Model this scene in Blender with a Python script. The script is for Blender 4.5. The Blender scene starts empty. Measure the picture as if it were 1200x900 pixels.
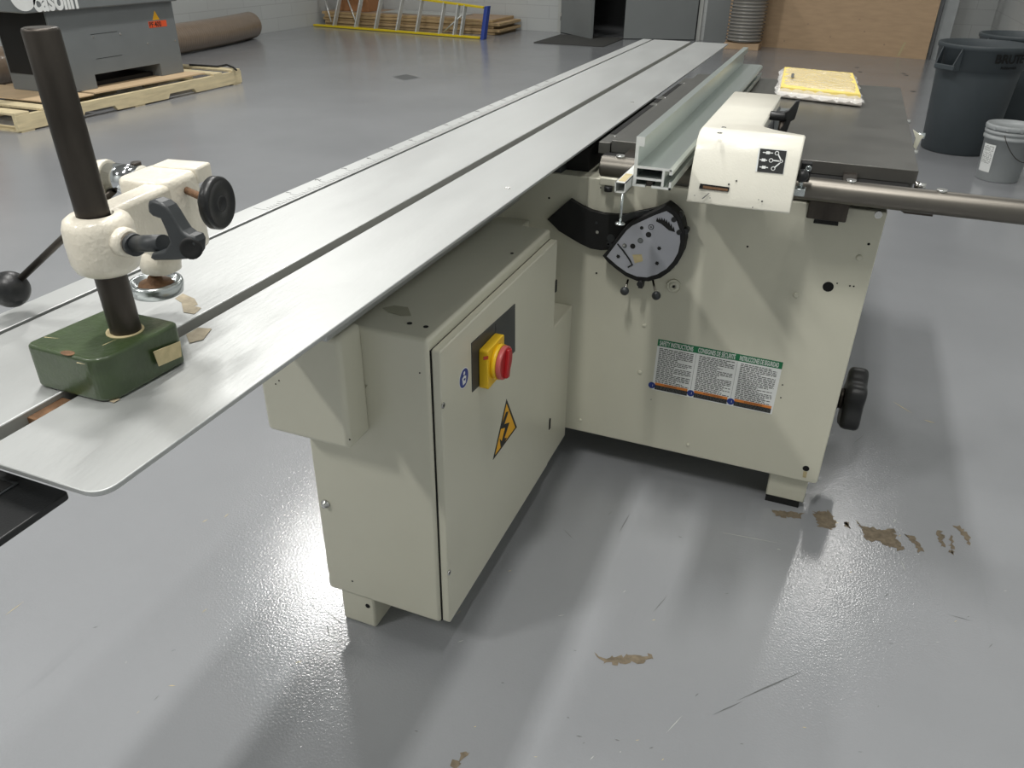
import bpy, bmesh, math, random
from mathutils import Vector, Matrix
random.seed(7)
S = bpy.context.scene
COL = S.collection

# ------------------------------------------------------------------ camera
CH = 1.4                       # camera height, metres
F = 910.0                      # focal length in pixels of a 1200 px wide picture
R = Matrix(((0.92857, 0.196164, -0.315083), (0.370904, -0.459076, 0.807267), (0.01371, -0.866469, -0.499042)))
cd = bpy.data.cameras.new('camera'); cam = bpy.data.objects.new('camera', cd); COL.objects.link(cam)
cd.sensor_width = 36; cd.lens = F / 1200 * 36; cd.clip_start = .02; cd.clip_end = 100
rx, dn, fw = R.col[0], R.col[1], R.col[2]
cam.matrix_world = Matrix(((rx[0], -dn[0], -fw[0], 0), (rx[1], -dn[1], -fw[1], 0), (rx[2], -dn[2], -fw[2], CH), (0, 0, 0, 1)))
S.camera = cam

def at(px, py, x=None, y=None, z=None):
    d = R @ Vector(((px - 600) / F, (py - 450) / F, 1)); o = Vector((0, 0, CH))
    if z is not None: t = (z - CH) / d.z
    elif x is not None: t = x / d.x
    else: t = y / d.y
    return o + d * t
def on_plane(px, py, p, n):
    d = R @ Vector(((px - 600) / F, (py - 450) / F, 1)); o = Vector((0, 0, CH)); n = Vector(n)
    return o + d * ((Vector(p) - o).dot(n) / d.dot(n))

# ------------------------------------------------------------------ light
S.view_settings.view_transform = 'Standard'; S.view_settings.look = 'None'
S.view_settings.exposure = -0.6; S.view_settings.gamma = 1; S.view_settings.use_curve_mapping = False
w = bpy.data.worlds.new('world'); S.world = w; w.use_nodes = True
w.node_tree.nodes['Background'].inputs[0].default_value = (.9, .95, 1, 1)
w.node_tree.nodes['Background'].inputs[1].default_value = .05
LAMP_Z = 5.6
LAMPS = [  # x, y, size x, size y, watts : ceiling fluorescents
    (-.6, -1.0, .25, 1.2, 190), (-4.7, 6.0, .25, 1.2, 300), (-1.6, 1.9, .25, 1.2, 230), (-4.4, -3.0, .25, 1.2, 330), (1.0, 8.6, .25, 1.2, 80),
    (-4.6, 11.5, .25, 1.2, 110), (.5, 1.2, .25, 1.2, 60), (-8.0, 1.5, .25, 1.2, 90)]
for i, (x, y, sx, sy, e) in enumerate(LAMPS):
    l = bpy.data.lights.new('ceiling_lamp', 'AREA'); l.shape = 'RECTANGLE'; l.size = sx; l.size_y = sy
    l.energy = e; l.color = (1, .985, .95)
    o = bpy.data.objects.new('ceiling_lamp', l); COL.objects.link(o); o.location = (x, y, LAMP_Z)

# ------------------------------------------------------------------ materials
def lin(c):
    return tuple(((v / 255) / 12.92 if v / 255 < .04045 else ((v / 255 + .055) / 1.055) ** 2.4) for v in c) + (1,)
def mat(name, col, rough=.5, metal=0, var=.06, scale=6, bump=0, bscale=200, coat=0, trans=0, stretch=None, rvar=0, alpha=1, emit=0, spec=.5):
    m = bpy.data.materials.new(name); m.use_nodes = True; nt = m.node_tree; N = nt.nodes; L = nt.links
    b = N['Principled BSDF']; c = lin(col)
    tc = N.new('ShaderNodeTexCoord'); mp = N.new('ShaderNodeMapping'); L.new(tc.outputs['Object'], mp.inputs[0])
    if stretch: mp.inputs['Scale'].default_value = stretch
    nz = N.new('ShaderNodeTexNoise'); nz.inputs['Scale'].default_value = scale; nz.inputs['Detail'].default_value = 6; L.new(mp.outputs[0], nz.inputs[0])
    mr = N.new('ShaderNodeMapRange'); L.new(nz.outputs[0], mr.inputs[0])
    mr.inputs[1].default_value = .3; mr.inputs[2].default_value = .7; mr.inputs[3].default_value = 1 - var; mr.inputs[4].default_value = 1 + var
    mx = N.new('ShaderNodeVectorMath'); mx.operation = 'SCALE'; mx.inputs[0].default_value = c[:3]; L.new(mr.outputs[0], mx.inputs['Scale']); L.new(mx.outputs[0], b.inputs['Base Color'])
    b.inputs['Roughness'].default_value = rough; b.inputs['Metallic'].default_value = metal
    b.inputs['Specular IOR Level'].default_value = spec
    if rvar:
        r2 = N.new('ShaderNodeMapRange'); L.new(nz.outputs[0], r2.inputs[0]); r2.inputs[3].default_value = rough - rvar; r2.inputs[4].default_value = rough + rvar; L.new(r2.outputs[0], b.inputs['Roughness'])
    b.inputs['Coat Weight'].default_value = coat; b.inputs['Coat Roughness'].default_value = .15
    b.inputs['Transmission Weight'].default_value = trans; b.inputs['Alpha'].default_value = alpha
    if bump:
        n2 = N.new('ShaderNodeTexNoise'); n2.inputs['Scale'].default_value = bscale; n2.inputs['Detail'].default_value = 2; L.new(mp.outputs[0], n2.inputs[0])
        bp = N.new('ShaderNodeBump'); bp.inputs['Strength'].default_value = bump; bp.inputs['Distance'].default_value = .001
        L.new(n2.outputs[0], bp.inputs['Height']); L.new(bp.outputs[0], b.inputs['Normal'])
    return m
M = {}
M['cream'] = mat('cream_paint', (202, 200, 183), .38, var=.03, scale=3, bump=.15, bscale=300, coat=.15)
M['cream_cast'] = mat('cream_cast_paint', (226, 219, 203), .36, var=.07, scale=30, bump=1.0, bscale=170, coat=.3)
M['head'] = mat('cream_head_paint', (230, 227, 214), .33, var=.04, scale=10, bump=.3, bscale=260, coat=.2)
M['alu'] = mat('brushed_aluminium', (184, 186, 185), .46, .6, var=.04, scale=14, stretch=(1, .25, 1), bump=.25, bscale=160, rvar=.06)
M['groove'] = mat('groove_shade_aluminium', (165, 165, 160), .6, .2)  # darker copy of the table aluminium, slot shade put into the colour
M['alu_fence'] = mat('anodised_aluminium', (196, 204, 200), .3, .75, var=.05, scale=8, stretch=(1, .15, 1))
M['alu_cut'] = mat('cut_aluminium', (226, 228, 224), .45, .3, var=.04, scale=40)
M['cast'] = mat('cast_iron', (112, 111, 107), .34, .7, var=.08, scale=9, bump=.2, bscale=200, rvar=.06)
M['steel'] = mat('bright_steel', (170, 166, 158), .25, 1, var=.12, scale=10, stretch=(.2, 1, 1), rvar=.06)
M['rail'] = mat('rail_steel', (118, 114, 107), .4, .95, var=.12, scale=9, stretch=(.15, 1, 1), rvar=.08)
M['darksteel'] = mat('dark_oiled_steel', (74, 69, 64), .44, .85, var=.35, scale=25, bump=.5, bscale=90, stretch=(1, 1, .3), rvar=.08)
M['chrome'] = mat('chrome', (215, 218, 220), .1, 1, var=.05)
M['zinc'] = mat('zinc_plate', (190, 196, 196), .25, .9, var=.1, scale=40)
M['rust'] = mat('rusty_screw', (110, 82, 58), .7, .4, var=.35, scale=80, bump=.8, bscale=300)
M['black'] = mat('black_plastic', (26, 27, 28), .38, var=.1, scale=30, bump=.2, bscale=500)
M['blackm'] = mat('black_matt', (14, 14, 14), .7, var=.2)
M['void'] = mat('dark_hole', (6, 6, 6), .9)
M['darkgrey'] = mat('dark_grey_plastic', (50, 53, 55), .45, var=.1, scale=20)
M['green'] = mat('green_enamel', (57, 72, 44), .35, var=.18, scale=35, bump=.6, bscale=150, coat=.25)
M['plate'] = mat('grey_plate', (172, 174, 182), .35, .3, var=.05, scale=12)
M['red'] = mat('red_plastic', (165, 28, 32), .35, var=.05)
M['redtrim'] = mat('red_rim', (190, 92, 90), .4)
M['yellow'] = mat('yellow_plastic', (226, 184, 30), .4, var=.05)
M['sign'] = mat('sign_yellow', (232, 172, 30), .45)
M['blue'] = mat('label_blue', (28, 52, 128), .45)
M['bluecap'] = mat('blue_cap', (38, 62, 138), .5)
M['white'] = mat('label_white', (222, 224, 222), .45)
M['lgreen'] = mat('label_green', (18, 108, 66), .45)
M['lorange'] = mat('label_orange', (214, 128, 52), .45)
M['ink'] = mat('ink', (28, 30, 30), .6)
M['inkgrey'] = mat('ink_grey', (92, 94, 94), .6)
M['scuff'] = mat('scuff_mark', (160, 158, 138), .5)
M['stain'] = mat('brown_stain', (164, 152, 128), .55, var=.2, scale=90)
M['tan'] = mat('masking_tape', (186, 172, 132), .6, var=.12, scale=90)
M['machine'] = mat('machine_grey', (112, 116, 117), .4, var=.04, scale=5, bump=.3, bscale=200)
M['machine_dark'] = mat('machine_dark_grey', (84, 86, 88), .45, var=.05)
M['pine'] = mat('pallet_pine', (212, 197, 160), .7, var=.14, scale=6, stretch=(6, .8, 6), bump=.3, bscale=60)
M['ply'] = mat('plywood_sheet', (206, 180, 145), .6, var=.08, scale=4, stretch=(3, .6, 3))
M['ply_brown'] = mat('plywood_brown', (186, 158, 126), .55, var=.07, scale=5, stretch=(1, 1, 5), bump=.2, bscale=50)
M['mdf'] = mat('board_brown', (160, 136, 112), .6, var=.12, scale=3, stretch=(.5, 4, 4))
M['board_edge'] = mat('board_edge', (176, 150, 110), .65, var=.22, scale=7, stretch=(1, 1, 12))
M['bin'] = mat('bin_plastic', (62, 69, 73), .5, var=.06, scale=8, bump=.2, bscale=200)
M['bucket'] = mat('bucket_plastic', (156, 160, 161), .42, var=.05, scale=10)
M['wallpaint'] = None
M['door'] = mat('door_grey', (128, 132, 132), .45, var=.03, scale=2)
M['frame'] = mat('frame_grey', (178, 180, 176), .45, var=.03)
M['foam'] = mat('yellow_foam', (232, 208, 116), .7, var=.07, scale=14)
M['paper'] = mat('white_packing', (232, 226, 220), .5, var=.08, scale=30)
M['fibre'] = mat('yellow_fibreglass', (222, 196, 30), .4, var=.06)
M['rung'] = mat('rung_aluminium', (205, 207, 204), .35, .6)
M['matrubber'] = mat('mat_rubber', (62, 62, 60), .85, var=.15, scale=30, bump=.6, bscale=90)
M['hose'] = mat('brown_duct', (128, 112, 96), .28, var=.08, scale=12, coat=.3)
M['clearhose'] = mat('clear_duct', (196, 192, 184), .2, var=.06, trans=.35, coat=.5)
M['conc'] = mat('bare_concrete', (112, 101, 84), .8, var=.3, scale=60, bump=.9, bscale=180)
M['cardboard'] = mat('cardboard', (158, 112, 74), .75, var=.1, scale=5)
M['glint'] = mat('screw_steel', (205, 205, 202), .25, .9)
def plastic_film():
    m = bpy.data.materials.new('clear_film'); m.use_nodes = True; nt = m.node_tree; N = nt.nodes; L = nt.links
    for n in list(N): N.remove(n)
    o = N.new('ShaderNodeOutputMaterial'); mx = N.new('ShaderNodeMixShader'); t = N.new('ShaderNodeBsdfTransparent'); g = N.new('ShaderNodeBsdfPrincipled')
    g.inputs['Base Color'].default_value = (.85, .84, .82, 1); g.inputs['Roughness'].default_value = .12
    nz = N.new('ShaderNodeTexNoise'); nz.inputs['Scale'].default_value = 30; bp = N.new('ShaderNodeBump'); bp.inputs['Distance'].default_value = .01; bp.inputs['Strength'].default_value = 1
    tc = N.new('ShaderNodeTexCoord'); L.new(tc.outputs['Object'], nz.inputs[0]); L.new(nz.outputs[0], bp.inputs['Height']); L.new(bp.outputs[0], g.inputs['Normal'])
    mx.inputs[0].default_value = .4; L.new(t.outputs[0], mx.inputs[1]); L.new(g.outputs[0], mx.inputs[2]); L.new(mx.outputs[0], o.inputs[0]); return m
M['film'] = plastic_film()

def floor_mat():
    m = bpy.data.materials.new('grey_epoxy_floor'); m.use_nodes = True; nt = m.node_tree; N = nt.nodes; L = nt.links; b = N['Principled BSDF']
    tc = N.new('ShaderNodeTexCoord')
    def noise(s, d=4, st=None):
        n = N.new('ShaderNodeTexNoise'); n.inputs['Scale'].default_value = s; n.inputs['Detail'].default_value = d
        if st:
            mp = N.new('ShaderNodeMapping'); mp.inputs['Scale'].default_value = st; mp.inputs['Rotation'].default_value = (0, 0, .6); L.new(tc.outputs['Object'], mp.inputs[0]); L.new(mp.outputs[0], n.inputs[0])
        else: L.new(tc.outputs['Object'], n.inputs[0])
        return n
    a = noise(1.1, 6); r = N.new('ShaderNodeValToRGB'); L.new(a.outputs[0], r.inputs[0])
    r.color_ramp.elements[0].position = .3; r.color_ramp.elements[0].color = lin((136, 138, 141)); r.color_ramp.elements[1].position = .72; r.color_ramp.elements[1].color = lin((146, 148, 151))
    s = noise(9, 8, (1, .12, 1)); r2 = N.new('ShaderNodeMapRange'); L.new(s.outputs[0], r2.inputs[0]); r2.inputs[1].default_value = .68; r2.inputs[2].default_value = .8; r2.inputs[3].default_value = 1; r2.inputs[4].default_value = .86
    mx = N.new('ShaderNodeVectorMath'); mx.operation = 'SCALE'; L.new(r.outputs[0], mx.inputs[0]); L.new(r2.outputs[0], mx.inputs['Scale']); L.new(mx.outputs[0], b.inputs['Base Color'])
    ro = N.new('ShaderNodeMapRange'); c = noise(3, 6); L.new(c.outputs[0], ro.inputs[0]); ro.inputs[3].default_value = .12; ro.inputs[4].default_value = .19; L.new(ro.outputs[0], b.inputs['Roughness'])
    o = noise(190, 2); bp = N.new('ShaderNodeBump'); bp.inputs['Strength'].default_value = .5; bp.inputs['Distance'].default_value = .0009; L.new(o.outputs[0], bp.inputs['Height']); L.new(bp.outputs[0], b.inputs['Normal'])
    return m
def block_mat(name, axis):
    m = bpy.data.materials.new(name); m.use_nodes = True; nt = m.node_tree; N = nt.nodes; L = nt.links; b = N['Principled BSDF']
    tc = N.new('ShaderNodeTexCoord'); sp = N.new('ShaderNodeSeparateXYZ'); L.new(tc.outputs['Object'], sp.inputs[0]); cb = N.new('ShaderNodeCombineXYZ')
    L.new(sp.outputs[axis], cb.inputs[0]); L.new(sp.outputs[2], cb.inputs[1])
    br = N.new('ShaderNodeTexBrick'); L.new(cb.outputs[0], br.inputs[0]); br.inputs['Scale'].default_value = 1
    br.inputs['Color1'].default_value = lin((186, 189, 188)); br.inputs['Color2'].default_value = lin((182, 185, 184)); br.inputs['Mortar'].default_value = lin((168, 170, 170))
    br.inputs['Mortar Size'].default_value = .006; br.inputs['Brick Width'].default_value = .8; br.inputs['Row Height'].default_value = .2; br.inputs['Mortar Smooth'].default_value = .5
    L.new(br.outputs[0], b.inputs['Base Color']); b.inputs['Roughness'].default_value = .55
    n = N.new('ShaderNodeTexNoise'); n.inputs['Scale'].default_value = 60; L.new(tc.outputs['Object'], n.inputs[0]); bp = N.new('ShaderNodeBump'); bp.inputs['Distance'].default_value = .003; bp.inputs['Strength'].default_value = .5
    L.new(n.outputs[0], bp.inputs['Height']); L.new(bp.outputs[0], b.inputs['Normal'])
    return m

# ------------------------------------------------------------------ builders
def world_loc(o):
    v = Vector((0, 0, 0))
    while o: v += o.location; o = o.parent
    return v
class MB:
    """collects shapes in world coordinates; build() links them as one mesh object"""
    def __init__(s): s.bm = bmesh.new(); s.mats = []
    def mi(s, m):
        if m not in s.mats: s.mats.append(m)
        return s.mats.index(m)
    def faces(s, fs, m, smooth=False):
        i = s.mi(m)
        for f in fs: f.material_index = i; f.smooth = smooth
    def box(s, x0, x1, y0, y1, z0, z1, m, bev=0, seg=2):
        r = bmesh.ops.create_cube(s.bm, size=1); vs = r['verts']
        for v in vs: v.co = Vector(((x0 + x1) / 2 + v.co.x * (x1 - x0), (y0 + y1) / 2 + v.co.y * (y1 - y0), (z0 + z1) / 2 + v.co.z * (z1 - z0)))
        fs = {f for v in vs for f in v.link_faces}
        s.faces(fs, m)
        if bev:
            es = list({e for f in fs for e in f.edges})
            g = bmesh.ops.bevel(s.bm, geom=es, offset=bev, segments=seg, affect='EDGES', profile=.5)
            s.faces(g['faces'], m, True)
        return s
    def obox(s, c, ax, ay, az, h, m, bev=0):
        """oriented box: centre, three unit axes, half sizes"""
        r = bmesh.ops.create_cube(s.bm, size=2); vs = r['verts']; c = Vector(c)
        for v in vs: v.co = c + Vector(ax) * v.co.x * h[0] + Vector(ay) * v.co.y * h[1] + Vector(az) * v.co.z * h[2]
        fs = {f for v in vs for f in v.link_faces}; bmesh.ops.recalc_face_normals(s.bm, faces=list(fs)); s.faces(fs, m)
        if bev:
            es = list({e for f in fs for e in f.edges}); g = bmesh.ops.bevel(s.bm, geom=es, offset=bev, segments=2, affect='EDGES', profile=.5); s.faces(g['faces'], m, True)
        return s
    def prism(s, pts, vec, m, bev=0, smooth=False, seg=2):
        """closed outline pts (3D, planar) extruded by vec"""
        vec = Vector(vec); n = len(pts)
        a = [s.bm.verts.new(Vector(p)) for p in pts]; b = [s.bm.verts.new(Vector(p) + vec) for p in pts]
        f1 = s.bm.faces.new(a); f2 = s.bm.faces.new(b[::-1]); side = [s.bm.faces.new((a[i], b[i], b[(i + 1) % n], a[(i + 1) % n])) for i in range(n)]
        fs = [f1, f2] + side; bmesh.ops.recalc_face_normals(s.bm, faces=fs); s.faces(fs, m)
        if smooth: s.faces(side, m, True)
        if bev:
            es = list(set(f1.edges) | set(f2.edges)); g = bmesh.ops.bevel(s.bm, geom=es, offset=bev, segments=seg, affect='EDGES', profile=.5); s.faces(g['faces'], m, True)
        return s
    def frame(s, p0, p1):
        d = (Vector(p1) - Vector(p0)).normalized(); u = d.orthogonal().normalized(); return d, u, d.cross(u)
    def cyl(s, p0, p1, r0, m, r1=None, n=24, bev=0):
        r1 = r0 if r1 is None else r1; p0 = Vector(p0); p1 = Vector(p1); L = (p1 - p0).length
        prof = [(0, r0), (L, r1)]
        if bev: prof = [(0, r0 - bev), (bev * .3, r0 - bev * .3), (bev, r0), (L - bev, r1), (L - bev * .3, r1 - bev * .3), (L, r1 - bev)]
        return s.lathe(p0, p1 - p0, prof, m, n)
    def lathe(s, o, d, prof, m, n=32, cap=True, smooth=True):
        """profile (distance along axis, radius)"""
        o = Vector(o); d = Vector(d).normalized(); u = d.orthogonal().normalized(); v = d.cross(u); rings = []
        if abs(d.z) > .99: u = Vector((1, 0, 0)); v = d.cross(u)
        for h, r in prof: rings.append([s.bm.verts.new(o + d * h + (u * math.cos(2 * math.pi * i / n) + v * math.sin(2 * math.pi * i / n)) * r) for i in range(n)])
        fs = [s.bm.faces.new((A[i], A[(i + 1) % n], B[(i + 1) % n], B[i])) for A, B in zip(rings, rings[1:]) for i in range(n)]
        s.faces(fs, m, smooth)
        if cap:
            c = [s.bm.faces.new(rings[0][::-1]), s.bm.faces.new(rings[-1])]; s.faces(c, m); fs += c
        bmesh.ops.recalc_face_normals(s.bm, faces=fs)
        return s
    def ball(s, c, r, m, sc=(1, 1, 1), n=24):
        g = bmesh.ops.create_uvsphere(s.bm, u_segments=n, v_segments=n // 2, radius=r)
        for v in g['verts']: v.co = Vector(c) + Vector((v.co.x * sc[0], v.co.y * sc[1], v.co.z * sc[2]))
        s.faces({f for v in g['verts'] for f in v.link_faces}, m, True); return s
    def tube(s, pts, r, m, n=16, rf=None):
        pts = [Vector(p) for p in pts]; rings = []; u = None
        for i, p in enumerate(pts):
            d = (pts[min(i + 1, len(pts) - 1)] - pts[max(i - 1, 0)]).normalized()
            u = d.orthogonal().normalized() if u is None else (u - d * u.dot(d)).normalized()
            v = d.cross(u); rr = rf(i) if rf else r
            rings.append([s.bm.verts.new(p + (u * math.cos(2 * math.pi * k / n) + v * math.sin(2 * math.pi * k / n)) * rr) for k in range(n)])
        fs = [s.bm.faces.new((A[i], A[(i + 1) % n], B[(i + 1) % n], B[i])) for A, B in zip(rings, rings[1:]) for i in range(n)]
        s.faces(fs, m, True); c = [s.bm.faces.new(rings[0][::-1]), s.bm.faces.new(rings[-1])]; s.faces(c, m)
        bmesh.ops.recalc_face_normals(s.bm, faces=fs + c); return s
    def text(s, txt, size, o, right, up, m, depth=.0004, align='LEFT', bold=0, squeeze=1):
        cu = bpy.data.curves.new('t', 'FONT'); cu.body = txt; cu.size = size; cu.extrude = depth / 2; cu.align_x = align; cu.offset = bold
        ob = bpy.data.objects.new('t', cu); COL.objects.link(ob); bpy.context.view_layer.update()
        me = bpy.data.meshes.new_from_object(ob.evaluated_get(bpy.context.evaluated_depsgraph_get()))
        right = Vector(right).normalized(); up = Vector(up).normalized(); nn = right.cross(up); vs = []
        for v in me.vertices: vs.append(s.bm.verts.new(Vector(o) + right * v.co.x * squeeze + up * v.co.y + nn * (v.co.z + depth / 2)))
        fs = []
        for p in me.polygons:
            try: fs.append(s.bm.faces.new([vs[i] for i in p.vertices]))
            except ValueError: pass
        s.faces(fs, m); bpy.data.objects.remove(ob); bpy.data.curves.remove(cu); bpy.data.meshes.remove(me); return s
    def build_each(s, name, parent, label=None, tol=.0008):
        """every separate piece becomes a mesh object of its own"""
        s.bm.verts.ensure_lookup_table(); seen = set(); comps = []
        for v in s.bm.verts:
            if v in seen: continue
            st = [v]; seen.add(v); c = []
            while st:
                a = st.pop(); c.append(a)
                for e in a.link_edges:
                    b = e.other_vert(a)
                    if b not in seen: seen.add(b); st.append(b)
            lo = [min(q.co[i] for q in c) - tol for i in range(3)]; hi = [max(q.co[i] for q in c) + tol for i in range(3)]; comps.append([c, lo, hi])
        i = 0
        while i < len(comps):
            j = i + 1; hit = False
            while j < len(comps):
                if all(comps[i][1][k] <= comps[j][2][k] and comps[j][1][k] <= comps[i][2][k] for k in range(3)):
                    c = comps.pop(j); comps[i][0] += c[0]; comps[i][1] = [min(a, b) for a, b in zip(comps[i][1], c[1])]; comps[i][2] = [max(a, b) for a, b in zip(comps[i][2], c[2])]; hit = True
                else: j += 1
            if not hit: i += 1
        out = []
        for c, lo, hi in comps:
            n = MB(); mp = {v: n.bm.verts.new(v.co) for v in c}
            for f in {f for v in c for f in v.link_faces}:
                g = n.bm.faces.new([mp[v] for v in f.verts]); g.material_index = n.mi(s.mats[f.material_index]); g.smooth = f.smooth
            out.append(n.build(name, parent, label))
        s.bm.free(); return out
    def build(s, name, parent=None, label=None):
        me = bpy.data.meshes.new(name); s.bm.to_mesh(me); s.bm.free()
        for m in s.mats: me.materials.append(M[m] if isinstance(m, str) else m)
        o = bpy.data.objects.new(name, me); COL.objects.link(o)
        if parent: o.parent = parent; o.location = -world_loc(parent)
        if label: o['label'] = label
        return o
def thing(name, loc, label, cat, group=None):
    o = bpy.data.objects.new(name, None); COL.objects.link(o); o.location = loc; o.empty_display_size = .1
    return tag(o, label, cat, group)
def tag(o, label, cat, group=None):
    o['label'] = label; o['category'] = cat
    if group: o['group'] = group
    return o
def rebase(o, loc):
    """put a single-mesh thing's origin at its base"""
    loc = Vector(loc); o.data.transform(Matrix.Translation(-loc)); o.location = loc; return o
def struct(o): o['kind'] = 'structure'; return o
def rounded(pts_xy, rads, seg=6):
    """2D outline with rounded corners"""
    out = []; n = len(pts_xy)
    for i in range(n):
        p = Vector(pts_xy[i]); a = Vector(pts_xy[i - 1]); b = Vector(pts_xy[(i + 1) % n]); r = rads[i] if isinstance(rads, (list, tuple)) else rads
        if r <= 0: out.append(p); continue
        u = (a - p).normalized(); v = (b - p).normalized()
        for k in range(seg + 1):
            t = k / seg; q0 = p + u * r; q1 = p + v * r
            out.append((1 - t) ** 2 * q0 + 2 * t * (1 - t) * p + t * t * q1)
    return out

# ================================================================== SETTING
X0, X1, Y0, Y1, ZC = -8.75, 1.85, -5, 13.75, 6.0
fm = floor_mat(); M['floor'] = fm; M['wall_x'] = block_mat('painted_block_side', 1); M['wall_y'] = block_mat('painted_block_end', 0)
M['ceil'] = mat('ceiling_grey', (170, 170, 168), .8)
struct(MB().box(X0 - .2, X1 + .2, Y0 - .2, 17.2, -.15, 0, 'floor').build('floor'))
struct(MB().box(X0 - .2, X1 + .2, Y0 - .2, 17.2, ZC, ZC + .15, 'ceil').build('ceiling'))
struct(MB().box(X0 - .15, X0, Y0, Y1, 0, ZC, 'wall_x').build('wall_left'))
struct(MB().box(X1, X1 + .15, Y0, Y1, 0, ZC, 'wall_x').build('wall_right'))
struct(MB().box(X0 - .15, X1 + .15, Y0 - .15, Y0, 0, ZC, 'wall_y').build('wall_front'))
# back wall with a double-door opening
DX0, DX1, DZ = -4.57, -2.28, 2.15
struct(MB().box(X0 - .15, DX0, Y1, Y1 + .15, 0, ZC, 'wall_y').box(DX1, X1 + .15, Y1, Y1 + .15, 0, ZC, 'wall_y').box(DX0, DX1, Y1, Y1 + .15, DZ, ZC, 'wall_y').build('wall_back'))
struct(MB().box(DX0 - .06, DX0, Y1 - .03, Y1 + .16, 0, DZ + .06, 'frame').box(DX1, DX1 + .06, Y1 - .03, Y1 + .16, 0, DZ + .06, 'frame')
       .box(DX0, DX1, Y1 - .03, Y1 + .16, DZ, DZ + .06, 'frame').build('trim_1'))
# dark room beyond the doorway
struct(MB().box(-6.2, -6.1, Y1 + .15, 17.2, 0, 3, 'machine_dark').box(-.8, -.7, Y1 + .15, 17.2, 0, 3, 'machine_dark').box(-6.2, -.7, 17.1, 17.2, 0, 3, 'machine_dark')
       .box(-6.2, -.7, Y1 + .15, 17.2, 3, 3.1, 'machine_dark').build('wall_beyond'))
def leaf(name, a, b):
    a = Vector(a + (0,)); b = Vector(b + (0,)); d = (b - a).normalized(); nn = Vector((-d.y, d.x, 0)); mid = (a + b) / 2 + Vector((0, 0, 1.07)) 
    o = MB().obox(mid, d, nn, (0, 0, 1), ((b - a).length / 2, .022, 1.06), 'door', .003).build(name); struct(o)
    h = MB(); p = b - d * .09 + Vector((0, 0, 1.0))
    h.cyl(p - nn * .075, p + nn * .075, .012, 'steel', n=12); h.obox(p - nn * .07 - d * .05, d, nn, (0, 0, 1), (.06, .008, .01), 'steel'); h.build('door_handle', o)
    g = MB()
    for zz in (.25, 1.07, 1.9): g.cyl(a + Vector((0, 0, zz - .06)) - nn * .02, a + Vector((0, 0, zz + .06)) - nn * .02, .01, 'steel', n=10)
    g.build_each('hinge', o)
    return o
leaf('door_1', (-4.55, 13.70), (-3.80, 12.98))
leaf('door_2', (-2.30, 13.70), (-3.36, 13.28))
o = MB().box(-4.45, -3.35, 12.08, 13.35, .001, .012, 'matrubber', .004).build('door_mat')
rebase(o, (-3.9, 12.7, 0)); tag(o, 'dark rubber mat on the floor in front of the half open door', 'mat')
# grey plain panel of wall between door frame and plywood
struct(MB().box(-2.16, -1.72, Y1 - .02, Y1, 0, 3, 'door').build('trim_2'))

# floor marks : worn patches and scratches that stay with the floor (thin chips through the paint)
def patch(name, pts_px, lab, seed=0, rough=.006):
    rnd = random.Random(seed); P = [at(a, b, z=0) for a, b in pts_px]; out = []
    for i, p in enumerate(P):
        q = P[(i + 1) % len(P)]; n = max(2, int((q - p).length / .006))
        for k in range(n):
            t = k / n; v = p.lerp(q, t); out.append(Vector((v.x + rnd.uniform(-rough, rough), v.y + rnd.uniform(-rough, rough), .0006)))
    m = MB(); vs = [m.bm.verts.new(p) for p in out]; f = m.bm.faces.new(vs); bmesh.ops.triangulate(m.bm, faces=[f]); bmesh.ops.recalc_face_normals(m.bm, faces=m.bm.faces)
    m.faces(m.bm.faces, 'conc')
    for f in m.bm.faces:
        if f.normal.z < 0: f.normal_flip()
    return m
floor_obj = bpy.data.objects['floor']
for i, pts in enumerate([
    [(903, 597), (941, 602), (938, 608), (920, 607), (908, 605)],
    [(953, 600), (970, 598), (982, 612), (975, 621), (960, 618)],
    [(989, 612), (993, 612), (996, 621)],
    [(1003, 609), (1010, 616), (1030, 620), (1048, 621), (1050, 632), (1058, 643), (1052, 645), (1035, 637), (1015, 632)],
    [(1061, 625), (1072, 630), (1081, 645), (1076, 647)],
    [(1098, 622), (1104, 624), (1107, 642), (1101, 638)], [(1113, 628), (1117, 628), (1117, 650), (1113, 648)],
    [(1117, 615), (1127, 616), (1138, 633), (1136, 638)],
    [(697, 767), (712, 771), (735, 769), (763, 768), (764, 774), (752, 777), (735, 778), (712, 778)],
    [(528, 897), (545, 880), (552, 881), (536, 899)]]):
    patch('worn_patch', pts, '', i).build('worn_patch', floor_obj, 'bare brown concrete showing through the paint')
sc = MB()
rnd = random.Random(3)
def scratch(m, a, b, wd, mt):
    p, q = at(*a, z=0), at(*b, z=0); d = (q - p).normalized(); n = Vector((-d.y, d.x, 0)) * wd
    pr = [p + Vector((0, 0, .0005)), p.lerp(q, .4) + n + Vector((0, 0, .0005)), q + Vector((0, 0, .0005)), p.lerp(q, .6) - n + Vector((0, 0, .0005))]
    vs = [m.bm.verts.new(v) for v in pr]; f = m.bm.faces.new(vs); f.normal_update()
    if f.normal.z < 0: f.normal_flip()
    m.faces([f], mt)
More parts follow.
